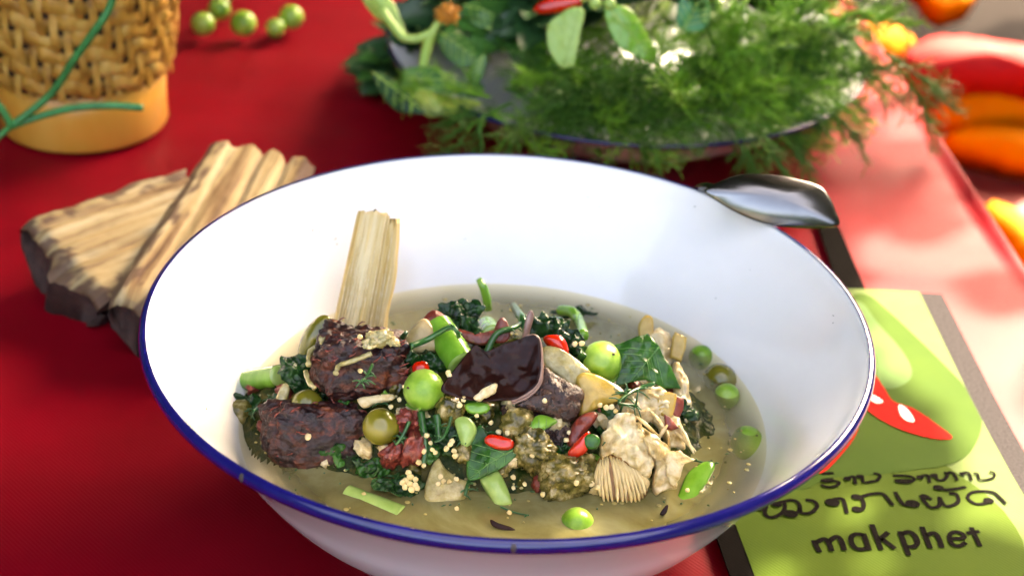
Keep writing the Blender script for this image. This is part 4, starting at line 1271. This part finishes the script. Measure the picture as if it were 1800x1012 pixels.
# ------------------------------------------------------------------ split logs left of the bowl
def split_log(pa, pb, wid, th, label, ridges, tilt=0.0, roll=0.0, liftb=0.0):
    pa, pb = Vector(pa), Vector(pb)
    root = empty('split_log', (pa + pb) / 2, label, 'wood log', 'split logs beside the bowl')
    ax = (pb - pa)
    L = ax.length
    d = ax.normalized()
    s = d.cross(Vector((0, 0, 1))).normalized()
    u = s.cross(d).normalized()
    s, u = s * math.cos(roll) + u * math.sin(roll), u * math.cos(roll) - s * math.sin(roll)
    nseg, nw = 46, 40
    grid_t, grid_b, rind, grain = [], [], [], []
    sd = random.random() * 30
    for i in range(nseg + 1):
        tq = i / nseg
        for k in range(nw + 1):
            a = -1 + 2 * k / nw
            ww = wid * (1 + .10 * noise.noise(Vector((tq * 5, a, sd))))
            en = 0
            if i == 0: en = -.007 * noise.noise(Vector((a * 2.2, sd, 0))) + .010 * a * a - .002 * noise.noise(Vector((a * 7, sd, 0)))
            if i == nseg: en = .007 * noise.noise(Vector((a * 3, sd, 3))) + .003 * noise.noise(Vector((a * 12, sd, 3)))
            g = 0
            for (c_, dp, wd) in ridges:
                g -= dp * math.exp(-((a - c_ - .05 * math.sin(tq * 4)) / wd) ** 2)
            g += .0007 * noise.noise(Vector((a * 12, tq * 1.5, sd))) + .0006 * noise.noise(Vector((a * 45, tq * 3, sd))) + .0007 * noise.noise(Vector((a * 8, tq * 25, sd)))
            rnd = -0.004 * max(0, abs(a) - .85) / .15
            if tq < .10: rnd -= .007 * (1 - tq / .10) ** 2
            base = pa + d * (L * tq + en) + s * (ww * a)
            grid_t.append(base + u * (th + g + rnd))
            de = min((1 - abs(a)) * wid, tq * L * 1.0)
            dn = .0068 + .010 * noise.noise(Vector((a * 9, tq * 11, sd))) + .004 * noise.noise(Vector((a * 25, tq * 30, sd)))
            rv = max(0, min(1, (dn - de) / .003 + .3)) * .85
            for (c_, dp, wd) in ridges:
                rv = max(rv, .75 * math.exp(-((a - c_ - .05 * math.sin(tq * 4)) / (wd * .45)) ** 2) * (1 if dp > .003 else .5) * (.6 + .8 * noise.noise(Vector((tq * 7, c_ * 9, sd)))))
            rind.append(max(0, min(1, rv)))
            grain += [a * wid, tq * L, sd * .01]
            rr = math.sqrt(max(0, 1 - a * a))
            grid_b.append(base + u * (th - .003 + rnd - (th * 1.0) * rr * (1 + .05 * noise.noise(Vector((a * 3, tq * 4, sd))))))
    W_ = nw + 1
    ft = [(i * W_ + k, i * W_ + k + 1, (i + 1) * W_ + k + 1, (i + 1) * W_ + k) for i in range(nseg) for k in range(nw)]
    sf_ = obj('split_face', grid_t, ft, m_log, root)
    ra = sf_.data.attributes.new('rind', 'FLOAT', 'POINT')
    ra.data.foreach_set('value', rind)
    ga_ = sf_.data.attributes.new('grain', 'FLOAT_VECTOR', 'POINT')
    ga_.data.foreach_set('vector', grain)
    v = grid_b + grid_t
    o_ = len(grid_b)
    fb = [q[::-1] for q in ft]
    for k in range(nw):
        fb.append((k, k + 1, o_ + k + 1, o_ + k))
        e = nseg * W_
        fb.append((e + k + 1, e + k, o_ + e + k, o_ + e + k + 1))
    for i in range(nseg):
        fb.append(((i + 1) * W_, i * W_, o_ + i * W_, o_ + (i + 1) * W_))
        fb.append((i * W_ + nw, (i + 1) * W_ + nw, o_ + (i + 1) * W_ + nw, o_ + i * W_ + nw))
    obj('bark', v, fb, m_bark, root)
    return root


split_log(at(84, 470, .018) - Vector((0, 0, .018)), at(365, 365, .018) - Vector((0, 0, .018)), .0310, .0270, 'pale split log with dark bark, lying flat, partly under the ridged log',
          [(.15, .0035, .05), (-.35, .002, .08), (.45, .0018, .05), (-.7, .0015, .05)], roll=R(-16))
la = at(285, 560, .020)
lb = at(455, 268, .030)
split_log(la - Vector((0, 0, .020)), lb - Vector((0, 0, .022)), .0285, .0250, 'pale ridged split log leaning over the flat log, behind the bowl',
          [(.05, .0045, .07), (.55, .005, .07), (-.5, .0012, .08)], roll=R(-6))

# ------------------------------------------------------------------ woven basket
BC = Vector((-0.2515, 0.332, 0))
bk = empty('rice_basket', BC, 'woven bamboo sticky rice basket on a smooth round bamboo foot', 'basket')


def brad(z): return 0.0505 + 0.0075 * min(1, (z - .034) / .10) + .05 * max(0, z - .034)


mb = MB()
mb.lathe([(.0440, .0), (.0465, .0), (.0475, .002), (.0472, .018), (.0485, .034), (.0470, .0345), (.0455, .034), (.0440, .0)], BC, 90)
mb.build('foot_band', m_ring, bk)
mb = MB()
mb.lathe([(.001, .033)] + [(brad(.033 + .004 * i) - .0022, .033 + .004 * i) for i in range(34)], BC, 60)
mb.build('lining', m_gapshade, bk)  # dark inner shell, added so the weave gaps look shaded
NS, NR, RH = 52, 13, .0098
for j in range(NR):
    z0 = .036 + j * RH
    n_ = NS * 6
    v, f = [], []
    for k in range(n_):
        q = 2 * math.pi * k / n_
        s = k / 6
        ph = (s + j) / 4 * 2 * math.pi
        off = .0018 * math.sin(ph) + .0007 * math.sin(ph * 2 + 1)
        wig = .0020 * math.sin(ph + 1.0)
        for (dr, dz) in ((-.0004, -RH * .46), (.0007, -RH * .25), (.0009, RH * .1), (-.0004, RH * .44)):
            z = z0 + RH * .5 + dz + wig
            r = brad(z) + off + dr
            v.append(BC + Vector((r * math.cos(q), r * math.sin(q), z)))
    for k in range(n_):
        for e in range(3):
            a = k * 4 + e
            b_ = ((k + 1) % n_) * 4 + e
            f.append((a, b_, b_ + 1, a + 1))
    obj('weaver', v, f, m_bamboo, bk)
for i in range(NS):
    q = 2 * math.pi * (i + .5) / NS
    v, f = [], []
    nz_ = NR * 4
    for k in range(nz_ + 1):
        z = .034 + (NR * RH) * k / nz_
        j = k / 4 - .5
        off = -.0018 * math.sin((i + .5 + j) / 4 * 2 * math.pi) + .0006
        r = brad(z) + off
        for e in (-1, 0, 1):
            qq = q + e * .036
            rr = r + (.0006 if e == 0 else 0)
            v.append(BC + Vector((rr * math.cos(qq), rr * math.sin(qq), z)))
    for k in range(nz_):
        for e in range(2):
            a = k * 3 + e
            f.append((a, a + 1, a + 4, a + 3))
    obj('stave', v, f, m_bamboo, bk)
mb = MB()
zt = .036 + NR * RH
mb.lathe([(brad(zt) - .002, zt - .003), (brad(zt) + .003, zt - .003), (brad(zt) + .003, zt + .008), (brad(zt) - .002, zt + .008), (brad(zt) - .002, zt - .003)], BC, 80)
mb.build('top_band', m_ring, bk)

# green vine in front of the basket
vr = empty('green_vine', at(5, 240, .012), 'thin forked green vine stem in front of the woven basket', 'vine')
j0 = aty(20, 222, .245)
ends = [[aty(-45, 275, .235), j0], [j0, aty(90, 165, .250), aty(130, 105, .250), aty(170, 50, .250), aty(192, 15, .252), aty(203, -25, .254)], [j0, aty(70, 205, .25), aty(130, 190, .250), aty(195, 186, .250), aty(252, 190, .252)], [j0, aty(5, 195, .245), aty(-20, 165, .245)]]
for e in ends:
    P = [Vector(p) for p in spline([tuple(p) for p in e], 6)] if len(e) > 2 else e
    MB().tube(P, [.0024 if e is ends[0] else .0021] * (len(P) - 1) + [.0015], 8).build('stem', m_vine, vr)

# loose round eggplants behind
gl = [(357, 42, 21, .470), (386, 16, 20, .505), (428, 41, 23, .472), (484, 49, 17, .468), (512, 30, 22, .485), (390, -8, 18, .53)]
for (px, py, rp, y) in gl:
    p = aty(px, py, y)
    r = rp * (p - CAM).dot(FW) / F
    # rest on the cloth
    d = raydir(px, py)
    tq = (r - 0.0005 - CAM.z) / d.z
    c = CAM + d * tq
    r = rp * (c - CAM).dot(FW) / F
    rt = empty('round_eggplant', c - Vector((0, 0, r)), 'small green round eggplant lying loose on the red cloth behind the basket', 'eggplant', 'loose round eggplants on the cloth')
    c = Vector((c.x, c.y, r - .0006))
    MB().ball(c, r, r, r * .97, 20, 14).build('skin', m_ball, rt)
    MB().ball(c + Vector((.2, -.5, .85)).normalized() * r * .98, r * .16, r * .16, r * .08, 8, 5).build('blossom_scar', m_basilyel, rt)

# ------------------------------------------------------------------ herb plate
PC = Vector((0.061, 0.393, 0))
pl = empty('herb_plate', PC, 'white enamel plate with dark rim under the heap of herbs', 'plate')
pr = [(.001, .010), (.08, .0105), (.100, .0150), (.118, .026), (.132, .036), (.1415, .0405), (.1420, .0395), (.134, .0345), (.121, .0245), (.104, .0120), (.085, .0060), (.080, .0), (.077, .0), (.076, .0060), (.001, .0065)]
MB().lathe([tuple(p) for p in spline(pr, 3)], PC, 120).build('body', m_plate, pl)
MB().tube([PC + Vector((.1418 * math.cos(a), .1418 * math.sin(a), .0402)) for a in [2 * math.pi * k / 120 for k in range(121)]], .0014, 8, cap=False).build('rim', m_navy, pl)


def mound(x, y):
    r = math.hypot((x - PC.x) / .125, (y - PC.y) / .125)
    return .012 + .085 * max(0, 1 - r * r) ** .7


def leaf_geo(mb, p, d, nrm, L, W, curl=.25, fold=.3):
    d = d.normalized()
    s = d.cross(nrm).normalized()
    nn = s.cross(d).normalized()
    m_ = 7
    rows = []
    for i in range(m_ + 1):
        t_ = i / m_
        wv = W * math.sin(math.pi * min(1, t_ * .93 + .05)) ** .8 * (1 - .25 * t_)
        c = p + d * (L * t_) - nn * (curl * L * t_ * t_)
        rows.append([c - s * wv + nn * (fold * wv), c - s * wv * .5 + nn * (fold * wv * .3), c, c + s * wv * .5 + nn * (fold * wv * .3), c + s * wv + nn * (fold * wv)])
    v, f = [], []
    for r_ in rows: v += r_
    for i in range(m_):
        for k in range(4):
            a = i * 5 + k
            f.append((a, a + 1, a + 6, a + 5))
    mb.add(v, f)


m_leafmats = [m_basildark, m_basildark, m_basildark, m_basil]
for k in range(90):
    a = random.uniform(0, 2 * math.pi)
    rr = .105 * math.sqrt(random.random())
    x, y = PC.x + rr * math.cos(a) - .030, PC.y + rr * math.sin(a) + .030
    z = mound(x, y) * random.uniform(.75, 1.0)
    if x > .15 or y < .345 or (x > .1 and y < .40): continue
    c = Vector((x, y, z))
    rt = empty('herb_sprig', c, 'dark green leafy herb sprig heaped on the enamel plate', 'herb', 'leafy sprigs on the herb plate')
    outd = Vector((x - PC.x, y - PC.y - .05, .04)).normalized()
    MB().tube([c - outd * .03 - Vector((0, 0, .01)), c, c + outd * .02], [.0016, .0014, .0008], 6).build('stem', m_stem, rt)
    mt = random.choice(m_leafmats)
    for q in range(7):
        d = (outd + Vector((random.uniform(-1.2, 1.2), random.uniform(-1.2, 1.0), random.uniform(-.5, .8)))).normalized()
        mb = MB()
        leaf_geo(mb, c + d * .004, d, Vector((random.uniform(-.4, .4), random.uniform(-.8, .2), 1)).normalized(), random.uniform(.026, .042), random.uniform(.009, .014))
        mb.build('leaf', mt, rt)

# particular leaves that the photograph shows at the front of the plate
def bigleaf(name, outline, mat, y, n_, label, bend=None, bulge=.003):
    cx = sum(p[0] for p in outline) / len(outline)
    cy = sum(p[1] for p in outline) / len(outline)
    o = slab(name, outline, mat, aty(cx, cy, y), n_, .0006, .0006, .0022, 55, label=label, cat='leaf', bend=bend or (lambda x, y: -.16 * abs(x + y)), rings=10, per=6)
    W_ = SURF[3]
    c_ = SURF[0]
    i0 = max(range(len(W_)), key=lambda i: (W_[i] - c_).length)
    i1 = max(range(len(W_)), key=lambda i: (W_[i] - W_[i0]).length)
    veins(o, i1, i0, m_stem, 5, .0004)
    return o


bigleaf('large_leaf', [(630, -12), (660, -25), (690, 5), (705, 40), (712, 62), (690, 45), (655, 28)], m_basilpale, .33, (-.3, -.8, .5), 'pale green leaf arching over the left plate rim')
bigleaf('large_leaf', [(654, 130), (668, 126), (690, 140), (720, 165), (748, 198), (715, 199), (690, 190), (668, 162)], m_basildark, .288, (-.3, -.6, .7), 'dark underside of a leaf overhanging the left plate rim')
bigleaf('large_leaf', [(708, 150), (740, 155), (790, 165), (850, 172), (815, 190), (775, 202), (748, 200), (725, 180)], m_basilyel, .285, (.1, -.6, .8), 'yellow green leaf blade lying over the left plate rim')
bigleaf('large_leaf', [(712, 120), (745, 115), (790, 125), (815, 150), (850, 140), (845, 165), (790, 166), (735, 158), (708, 148)], m_basil, .295, (.1, -.6, .8), 'green leaf lying above the yellow green blade')
bigleaf('large_leaf', [(962, 48), (985, 25), (1010, 12), (1025, 20), (1018, 60), (1008, 112), (1000, 118), (985, 118), (965, 88)], m_basilpale, .288, (-.25, -.85, .4), 'pale hanging leaf under the red chili on the herb plate', bend=lambda x, y: -.3 * max(0, x))
bigleaf('large_leaf', [(1064, 18), (1080, 8), (1110, 18), (1130, 45), (1148, 75), (1156, 112), (1120, 100), (1090, 82), (1072, 50)], m_freshleaf, .288, (.2, -.85, .45), 'bright green pointed leaf hanging right of the pale leaf', bend=lambda x, y: -.15 * abs(x))
bigleaf('large_leaf', [(1200, -10), (1240, -15), (1250, 30), (1230, 55), (1195, 45)], m_vine, .30, (.2, -.85, .45), 'vivid green leaf beside the upright dill')
bigleaf('large_leaf', [(770, 60), (800, 50), (830, 70), (845, 105), (815, 118), (780, 95)], m_basil, .33, (0, -.7, .7), 'dull green leaf in the shade behind the forked stem')
bigleaf('large_leaf', [(815, 5), (850, -5), (880, 10), (890, 35), (850, 45), (820, 30)], m_basil, .35, (0, -.5, .85), 'grey green leaf near the orange flower head')
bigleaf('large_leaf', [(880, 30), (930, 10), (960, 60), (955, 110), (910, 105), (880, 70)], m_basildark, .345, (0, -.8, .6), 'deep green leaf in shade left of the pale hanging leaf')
bigleaf('large_leaf', [(820, 130), (840, 98), (855, 100), (850, 130), (835, 150)], m_basil, .31, (-.2, -.8, .5), 'small green leaf tip rising from the plate front')
# forked pale stem, flower, chili
fs = empty('forked_stem', aty(742, 120, .31), 'pale green forked stem with an orange flower head', 'flower stem')
MB().tube([Vector(p) for p in spline([tuple(p) for p in (aty(742, 130, .305), aty(748, 95, .308), aty(756, 65, .310), aty(772, 38, .312))], 5)], [.0030] * 12 + [.0024] * 4, 8).build('stem', m_stem, fs)
MB().tube([Vector(p) for p in spline([tuple(p) for p in (aty(758, 58, .310), aty(735, 68, .309), aty(710, 66, .310), aty(690, 45, .314), aty(672, 20, .32))], 5)], .0026, 8).build('branch', m_stem, fs)
mb = MB()
fc = aty(788, 26, .312)
mb.ball(fc, .0055, .005, .0055, 12, 8)
for k in range(40):
    d = Vector((random.gauss(0, 1), random.gauss(-.3, 1), random.gauss(.3, 1))).normalized()
    mb.tube([fc + d * .004, fc + d * random.uniform(.0062, .0085)], [.0009, .0005], 5)
mb.build('flower_head', m_flower, fs)
ch = [aty(938, 18, .298), aty(955, 14, .299), aty(975, 10, .300), aty(1000, 6, .301), aty(1020, 2, .302)]
cr_ = empty('red_chili', ch[2], 'whole red chili lying on the herbs above the pale leaf', 'chili')
MB().tube([Vector(p) for p in spline([tuple(p) for p in ch], 5)], [.0006, .0014, .0022, .0028, .0033, .0036, .0038, .0040, .0041, .0042, .0042, .0042, .0042, .0042, .0042, .0040, .0038, .0036, .0034, .0032, .0030], 12).build('pod', m_chili, cr_)
MB().tube([ch[-1], ch[-1] + Vector((.012, .002, .006))], [.0018, .0012], 7).build('stalk', m_stem, cr_)
for (px, py) in ((1046, 6), (1072, 8)):
    p = aty(px, py, .292)
    MB().ball(p, .0035, .003, .0035, 12, 8).build('herb_bud', m_basilpale, label='pale yellow green bud between the two hanging leaves', cat='bud', group='buds between the hanging leaves')

# dill
def dill_bunch(p0, direction, L, nb, mat, label, spread=.6, droop=.02, fl=.014, lvl=2, group='dill fronds on the herb plate'):
    p0 = Vector(p0)
    rt = empty('dill_frond', p0, label, 'dill', group)
    d = Vector(direction).normalized()
    P = []
    for i in range(9):
        t_ = i / 8
        P.append(p0 + d * (L * t_) - Vector((0, 0, droop * t_ * t_)) + Vector((noise.noise(Vector((t_ * 3, p0.x * 90, 0))), noise.noise(Vector((t_ * 3, p0.x * 90, 5))), 0)) * .004)
    MB().tube(P, [.0011 - .0006 * i / 8 for i in range(9)], 6).build('stem', mat, rt)
    mb = MB()
    for k in range(nb):
        t_ = .15 + .85 * k / nb
        i = min(7, int(t_ * 8))
        p = P[i].lerp(P[i + 1], t_ * 8 - i)
        sd = (d + Vector((random.gauss(0, spread), random.gauss(0, spread), random.gauss(0, spread)))).normalized()
        bl = fl * random.uniform(.7, 1.3) * (1.2 - .5 * t_)
        q = p + sd * bl - Vector((0, 0, bl * .2))
        mb.tube([p, p.lerp(q, .5) + Vector((0, 0, .0008)), q], [.00042, .00034, .00022], 4, cap=False)
        for e in range(6):
            tt = random.uniform(.2, 1)
            a = p.lerp(q, tt)
            e2 = (sd + Vector((random.gauss(0, .7), random.gauss(0, .7), random.gauss(0, .7)))).normalized()
            b2 = a + e2 * bl * random.uniform(.4, .7) - Vector((0, 0, .001))
            mb.tube([a, b2], [.00030, .00015], 4, cap=False)
    tag(mb.build('filaments', mat, rt), kind='stuff')


labs = 'feathery green dill frond spread over the front of the herb plate'
for k in range(72):
    px = random.uniform(860, 1420)
    py = random.uniform(105, 218) - (0 if px < 1250 else (px - 1250) * .25)
    y = .262 + .065 * (232 - py) / 122 + (.02 if px > 1250 else 0)
    p = aty(px, py, y)
    p.z = max(p.z, .03)
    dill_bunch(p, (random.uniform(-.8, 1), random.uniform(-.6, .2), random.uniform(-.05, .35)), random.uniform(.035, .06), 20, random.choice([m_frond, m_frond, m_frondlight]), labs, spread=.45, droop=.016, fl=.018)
for (px, py, dx, dz) in ((850, 215, -.1, -.9), (905, 225, -.1, -1), (1290, 225, .5, -.8), (1320, 215, .7, -.8), (1365, 215, .6, -.6), (1300, 215, .3, -.9), (1440, 185, .8, -.5)):
    p = aty(px, py, .25 if px < 1250 else .262 + (px - 1250) * .0002)
    dill_bunch(p, (dx, -.35, dz * .75), .030, 12, m_frond, 'thin dill tip drooping over the front plate rim', spread=.35, droop=.008, fl=.012, group='dill tips drooping over the plate rim')
for k in range(60):
    px = random.uniform(1190, 1500)
    py = random.uniform(5, 150)
    if px > 1440 and py > 110: continue
    y = .36 + random.uniform(-.05, .05) + (80 - py) * .0003
    p = aty(px, py, y)
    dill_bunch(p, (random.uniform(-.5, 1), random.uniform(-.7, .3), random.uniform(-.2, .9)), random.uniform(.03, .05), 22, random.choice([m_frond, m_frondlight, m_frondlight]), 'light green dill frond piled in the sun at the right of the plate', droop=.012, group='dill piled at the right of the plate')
for k in range(46):
    px = random.uniform(960, 1480)
    py = random.uniform(15, 170)
    p = aty(px, py, .335 + random.uniform(0, .06) + (170 - py) * .0003)
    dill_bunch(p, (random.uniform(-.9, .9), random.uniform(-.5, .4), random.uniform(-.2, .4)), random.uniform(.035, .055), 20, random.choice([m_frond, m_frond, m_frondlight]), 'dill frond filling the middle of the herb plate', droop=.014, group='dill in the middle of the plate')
for (x0, y0, x1, y1) in ((1275, 55, 1300, -20), (1285, 60, 1320, -15), (1270, 60, 1255, -20), (1262, 110, 1275, 40), (1272, 125, 1365, 215), (1410, 90, 1510, 40), (1330, 95, 1420, 85), (1400, 30, 1460, -10)):
    a, b_ = aty(x0, y0, .345), aty(x1, y1, .335)
    rt = empty('dill_stalk', a, 'thick pale dill stalk crossing the frond pile at the plate right', 'dill', 'pale dill stalks on the plate')
    MB().tube([a, (a + b_) / 2 + Vector((0, 0, .003)), b_], [.0020, .0018, .0013], 8).build('stem', m_stem, rt)
p = aty(1555, 95, .36)
dill_bunch(p, (.7, -.1, -.25), .045, 26, m_frond, 'dill frond reaching past the right plate rim over the table edge', droop=.012, fl=.016, group=None)
p = aty(1590, 125, .35)
dill_bunch(p, (.4, -.1, -.6), .035, 22, m_frond, 'dill tip hanging past the table edge', droop=.01, fl=.014, group=None)

# ------------------------------------------------------------------ bench with cushions beyond the table
bn = empty('bench', (.62, .55, -.74), 'dark maroon covered bench beyond the table edge', 'bench')
BZ = -.26
bv = [(.33, -.1), (1.3, -.1), (1.3, .95), (.33, .95)]
v = [(x, y, BZ) for x, y in bv] + [(x, y, BZ - .08) for x, y in bv]
obj('seat', v, [(0, 1, 2, 3), (4, 7, 6, 5), (0, 4, 5, 1), (1, 5, 6, 2), (2, 6, 7, 3), (3, 7, 4, 0)], m_darkfab, bn, smooth=False)
for (x, y) in ((.37, -.05), (1.25, -.05), (.37, .9), (1.25, .9)):
    MB().tube([(x, y, BZ - .08), (x, y, -.74)], .03, 10).build('leg', m_canbark, bn)


def cushion(outline, z, n_, th, mat, label, bulge=.010):
    cx = sum(p[0] for p in outline) / len(outline)
    cy = sum(p[1] for p in outline) / len(outline)
    return slab('cushion', outline, mat, at(cx, cy, z), n_, th, bulge, .005, 14, label=label, cat='cushion', group='cushions on the bench', rings=8, per=6, jag=.004, edge=1.0)


cushion([(1575, 105), (1600, 78), (1660, 64), (1740, 68), (1830, 90), (1900, 120), (1880, 150), (1800, 128), (1700, 125), (1620, 128)], BZ + .10, (0, -.35, .93), .05, m_redfab, 'red cushion topping the pile beyond the table edge')
cushion([(1635, 165), (1660, 140), (1720, 132), (1850, 125), (1920, 150), (1900, 215), (1800, 205), (1720, 216), (1665, 212)], BZ + .06, (0, -.5, .87), .05, m_orange, 'orange cushion directly under the red cushion')
cushion([(1660, 245), (1690, 225), (1760, 220), (1880, 235), (1920, 270), (1850, 290), (1790, 288), (1720, 268)], BZ + .035, (0, -.5, .87), .03, m_orange, 'flat orange cushion at the bottom of the pile')
cushion([(1500, 25), (1540, 28), (1600, 60), (1610, 80), (1560, 110), (1510, 95)], BZ + .06, (0, -.4, .9), .05, m_orange, 'orange cushion behind the dill beyond the plate')
cushion([(1725, 360), (1760, 350), (1830, 400), (1900, 470), (1880, 540), (1820, 500), (1760, 430)], BZ + .03, (0, -.4, .9), .03, m_orange, 'orange cushion corner below the table edge')
cushion([(1600, -60), (1720, -50), (1715, -5), (1690, 12), (1650, 14), (1625, -10)], BZ + .03, (0, -.4, .9), .03, m_orange, 'small orange cushion edge far down the bench')

# ------------------------------------------------------------------ unseen branch, added and gapped to shade bowl and basket
side1 = SUN_DIR.cross(Vector((0, 0, 1))).normalized()
side2 = side1.cross(SUN_DIR).normalized()
DIST = 1.5
cen = Vector((0, .15, 0)) + SUN_DIR * DIST


def sunplane(p):
    p = Vector(p)
    return p.dot(side1), p.dot(side2)


br_ = empty('overhanging_branch', cen, 'unseen leafy branch added overhead to dapple the table with shade', 'branch')
mb = MB()
rnd = random.Random(5)
for k in range(13000):
    gx, gy = rnd.uniform(-.85, .60), rnd.uniform(-.5, 1.0)
    lit = 0
    nb_ = noise.noise(Vector((gx * 11, gy * 11, 0)))
    if gx > .165 + .22 * max(0, .12 - gy) + .03 * nb_ and gy < .27 + .06 * noise.noise(Vector((gx * 17, gy * 17, 4))): lit = .994 if noise.noise(Vector((gx * 22, gy * 30, 7))) < .22 else .74
    if gx > .02 + .04 * nb_ and gy > .265 and gx < .17 + .03 * nb_: lit = .97
    if gx > .05 and gy > .36: lit = .95
    if gx > .33: lit = max(lit, .96)
    if rnd.random() < lit: continue
    c = Vector((gx, gy, 0)) + SUN_DIR * (DIST + rnd.uniform(-.15, .15))
    d = Vector((rnd.uniform(-1, 1), rnd.uniform(-1, 1), rnd.uniform(-.6, .2))).normalized()
    L_l = rnd.uniform(.035, .055)
    leaf_geo(mb, c - d * L_l * .5, d, SUN_DIR + Vector((rnd.uniform(-.5, .5), rnd.uniform(-.5, .5), 0)), L_l, rnd.uniform(.012, .018), .2, .2)
tag(mb.build('foliage', m_canopy, br_), kind='stuff')
mb = MB()
root_ = cen - side1 * 1.6 + Vector((0, 0, .3))
for k in range(7):
    tip = cen - side1 * rnd.uniform(.2, .7) + side2 * rnd.uniform(-.6, .6)
    mb.tube([root_, root_.lerp(tip, .5) + Vector((0, 0, .1)), tip], [.03, .015, .005], 8)
mb.build('limb', m_canbark, br_)
# unseen tree crown, added to close off the sky; left open towards the front
tr = empty('shade_tree', (-1.6, 2.6, -.74), 'unseen large tree added to shade the table', 'tree')
OPEN = Vector((math.cos(R(46)) * math.cos(R(-94)), math.cos(R(46)) * math.sin(R(-94)), math.sin(R(46))))
mb = MB()
for k in range(15000):
    az = rnd.uniform(-math.pi, math.pi)
    el = math.asin(rnd.uniform(-.05, 1))
    u_ = Vector((math.cos(el) * math.cos(az), math.cos(el) * math.sin(az), math.sin(el)))
    if u_.angle(OPEN) < R(43 + 5 * noise.noise(u_ * 6)): continue
    if rnd.random() < .04: continue
    c = u_ * rnd.uniform(2.3, 3.4) + Vector((0, .05, .1))
    q0 = c - SUN_DIR * ((c.z + .2) / SUN_DIR.z)          # gap that lets the sun on the bench
    if -.40 < q0.x < 1.4 and -.6 < q0.y < 1.5: continue
    d = Vector((rnd.uniform(-1, 1), rnd.uniform(-1, 1), rnd.uniform(-.8, .3)))
    d = (d - u_ * d.dot(u_) * .8).normalized()
    s_ = d.cross(u_).normalized()
    L, W = rnd.uniform(.18, .32), rnd.uniform(.06, .10)
    mb.add([c, c + d * L * .45 + s_ * W + u_ * .02, c + d * L, c + d * L * .45 - s_ * W + u_ * .02, c + d * L * .5], [(0, 1, 4), (1, 2, 4), (2, 3, 4), (3, 0, 4)])
tag(mb.build('crown', m_canopy, tr), kind='stuff')
tk = Vector((-1.6, 2.6, -.74))
mb = MB()
mb.tube([tk, tk + Vector((.1, 0, 1.0)), tk + Vector((.3, -.2, 2.0)), Vector((-.4, 1.2, 2.8))], [.22, .17, .13, .06], 12)
for k in range(8):
    a = k * .8
    mb.tube([tk + Vector((.3, -.2, 2.0)), Vector((math.cos(a) * .9 - .6, math.sin(a) * .9 + 1.0, 2.6)), Vector((math.cos(a) * 1.6, math.sin(a) * 1.6 + .4, 2.4))], [.08, .05, .02], 8)
mb.build('trunk', m_canbark, tr)
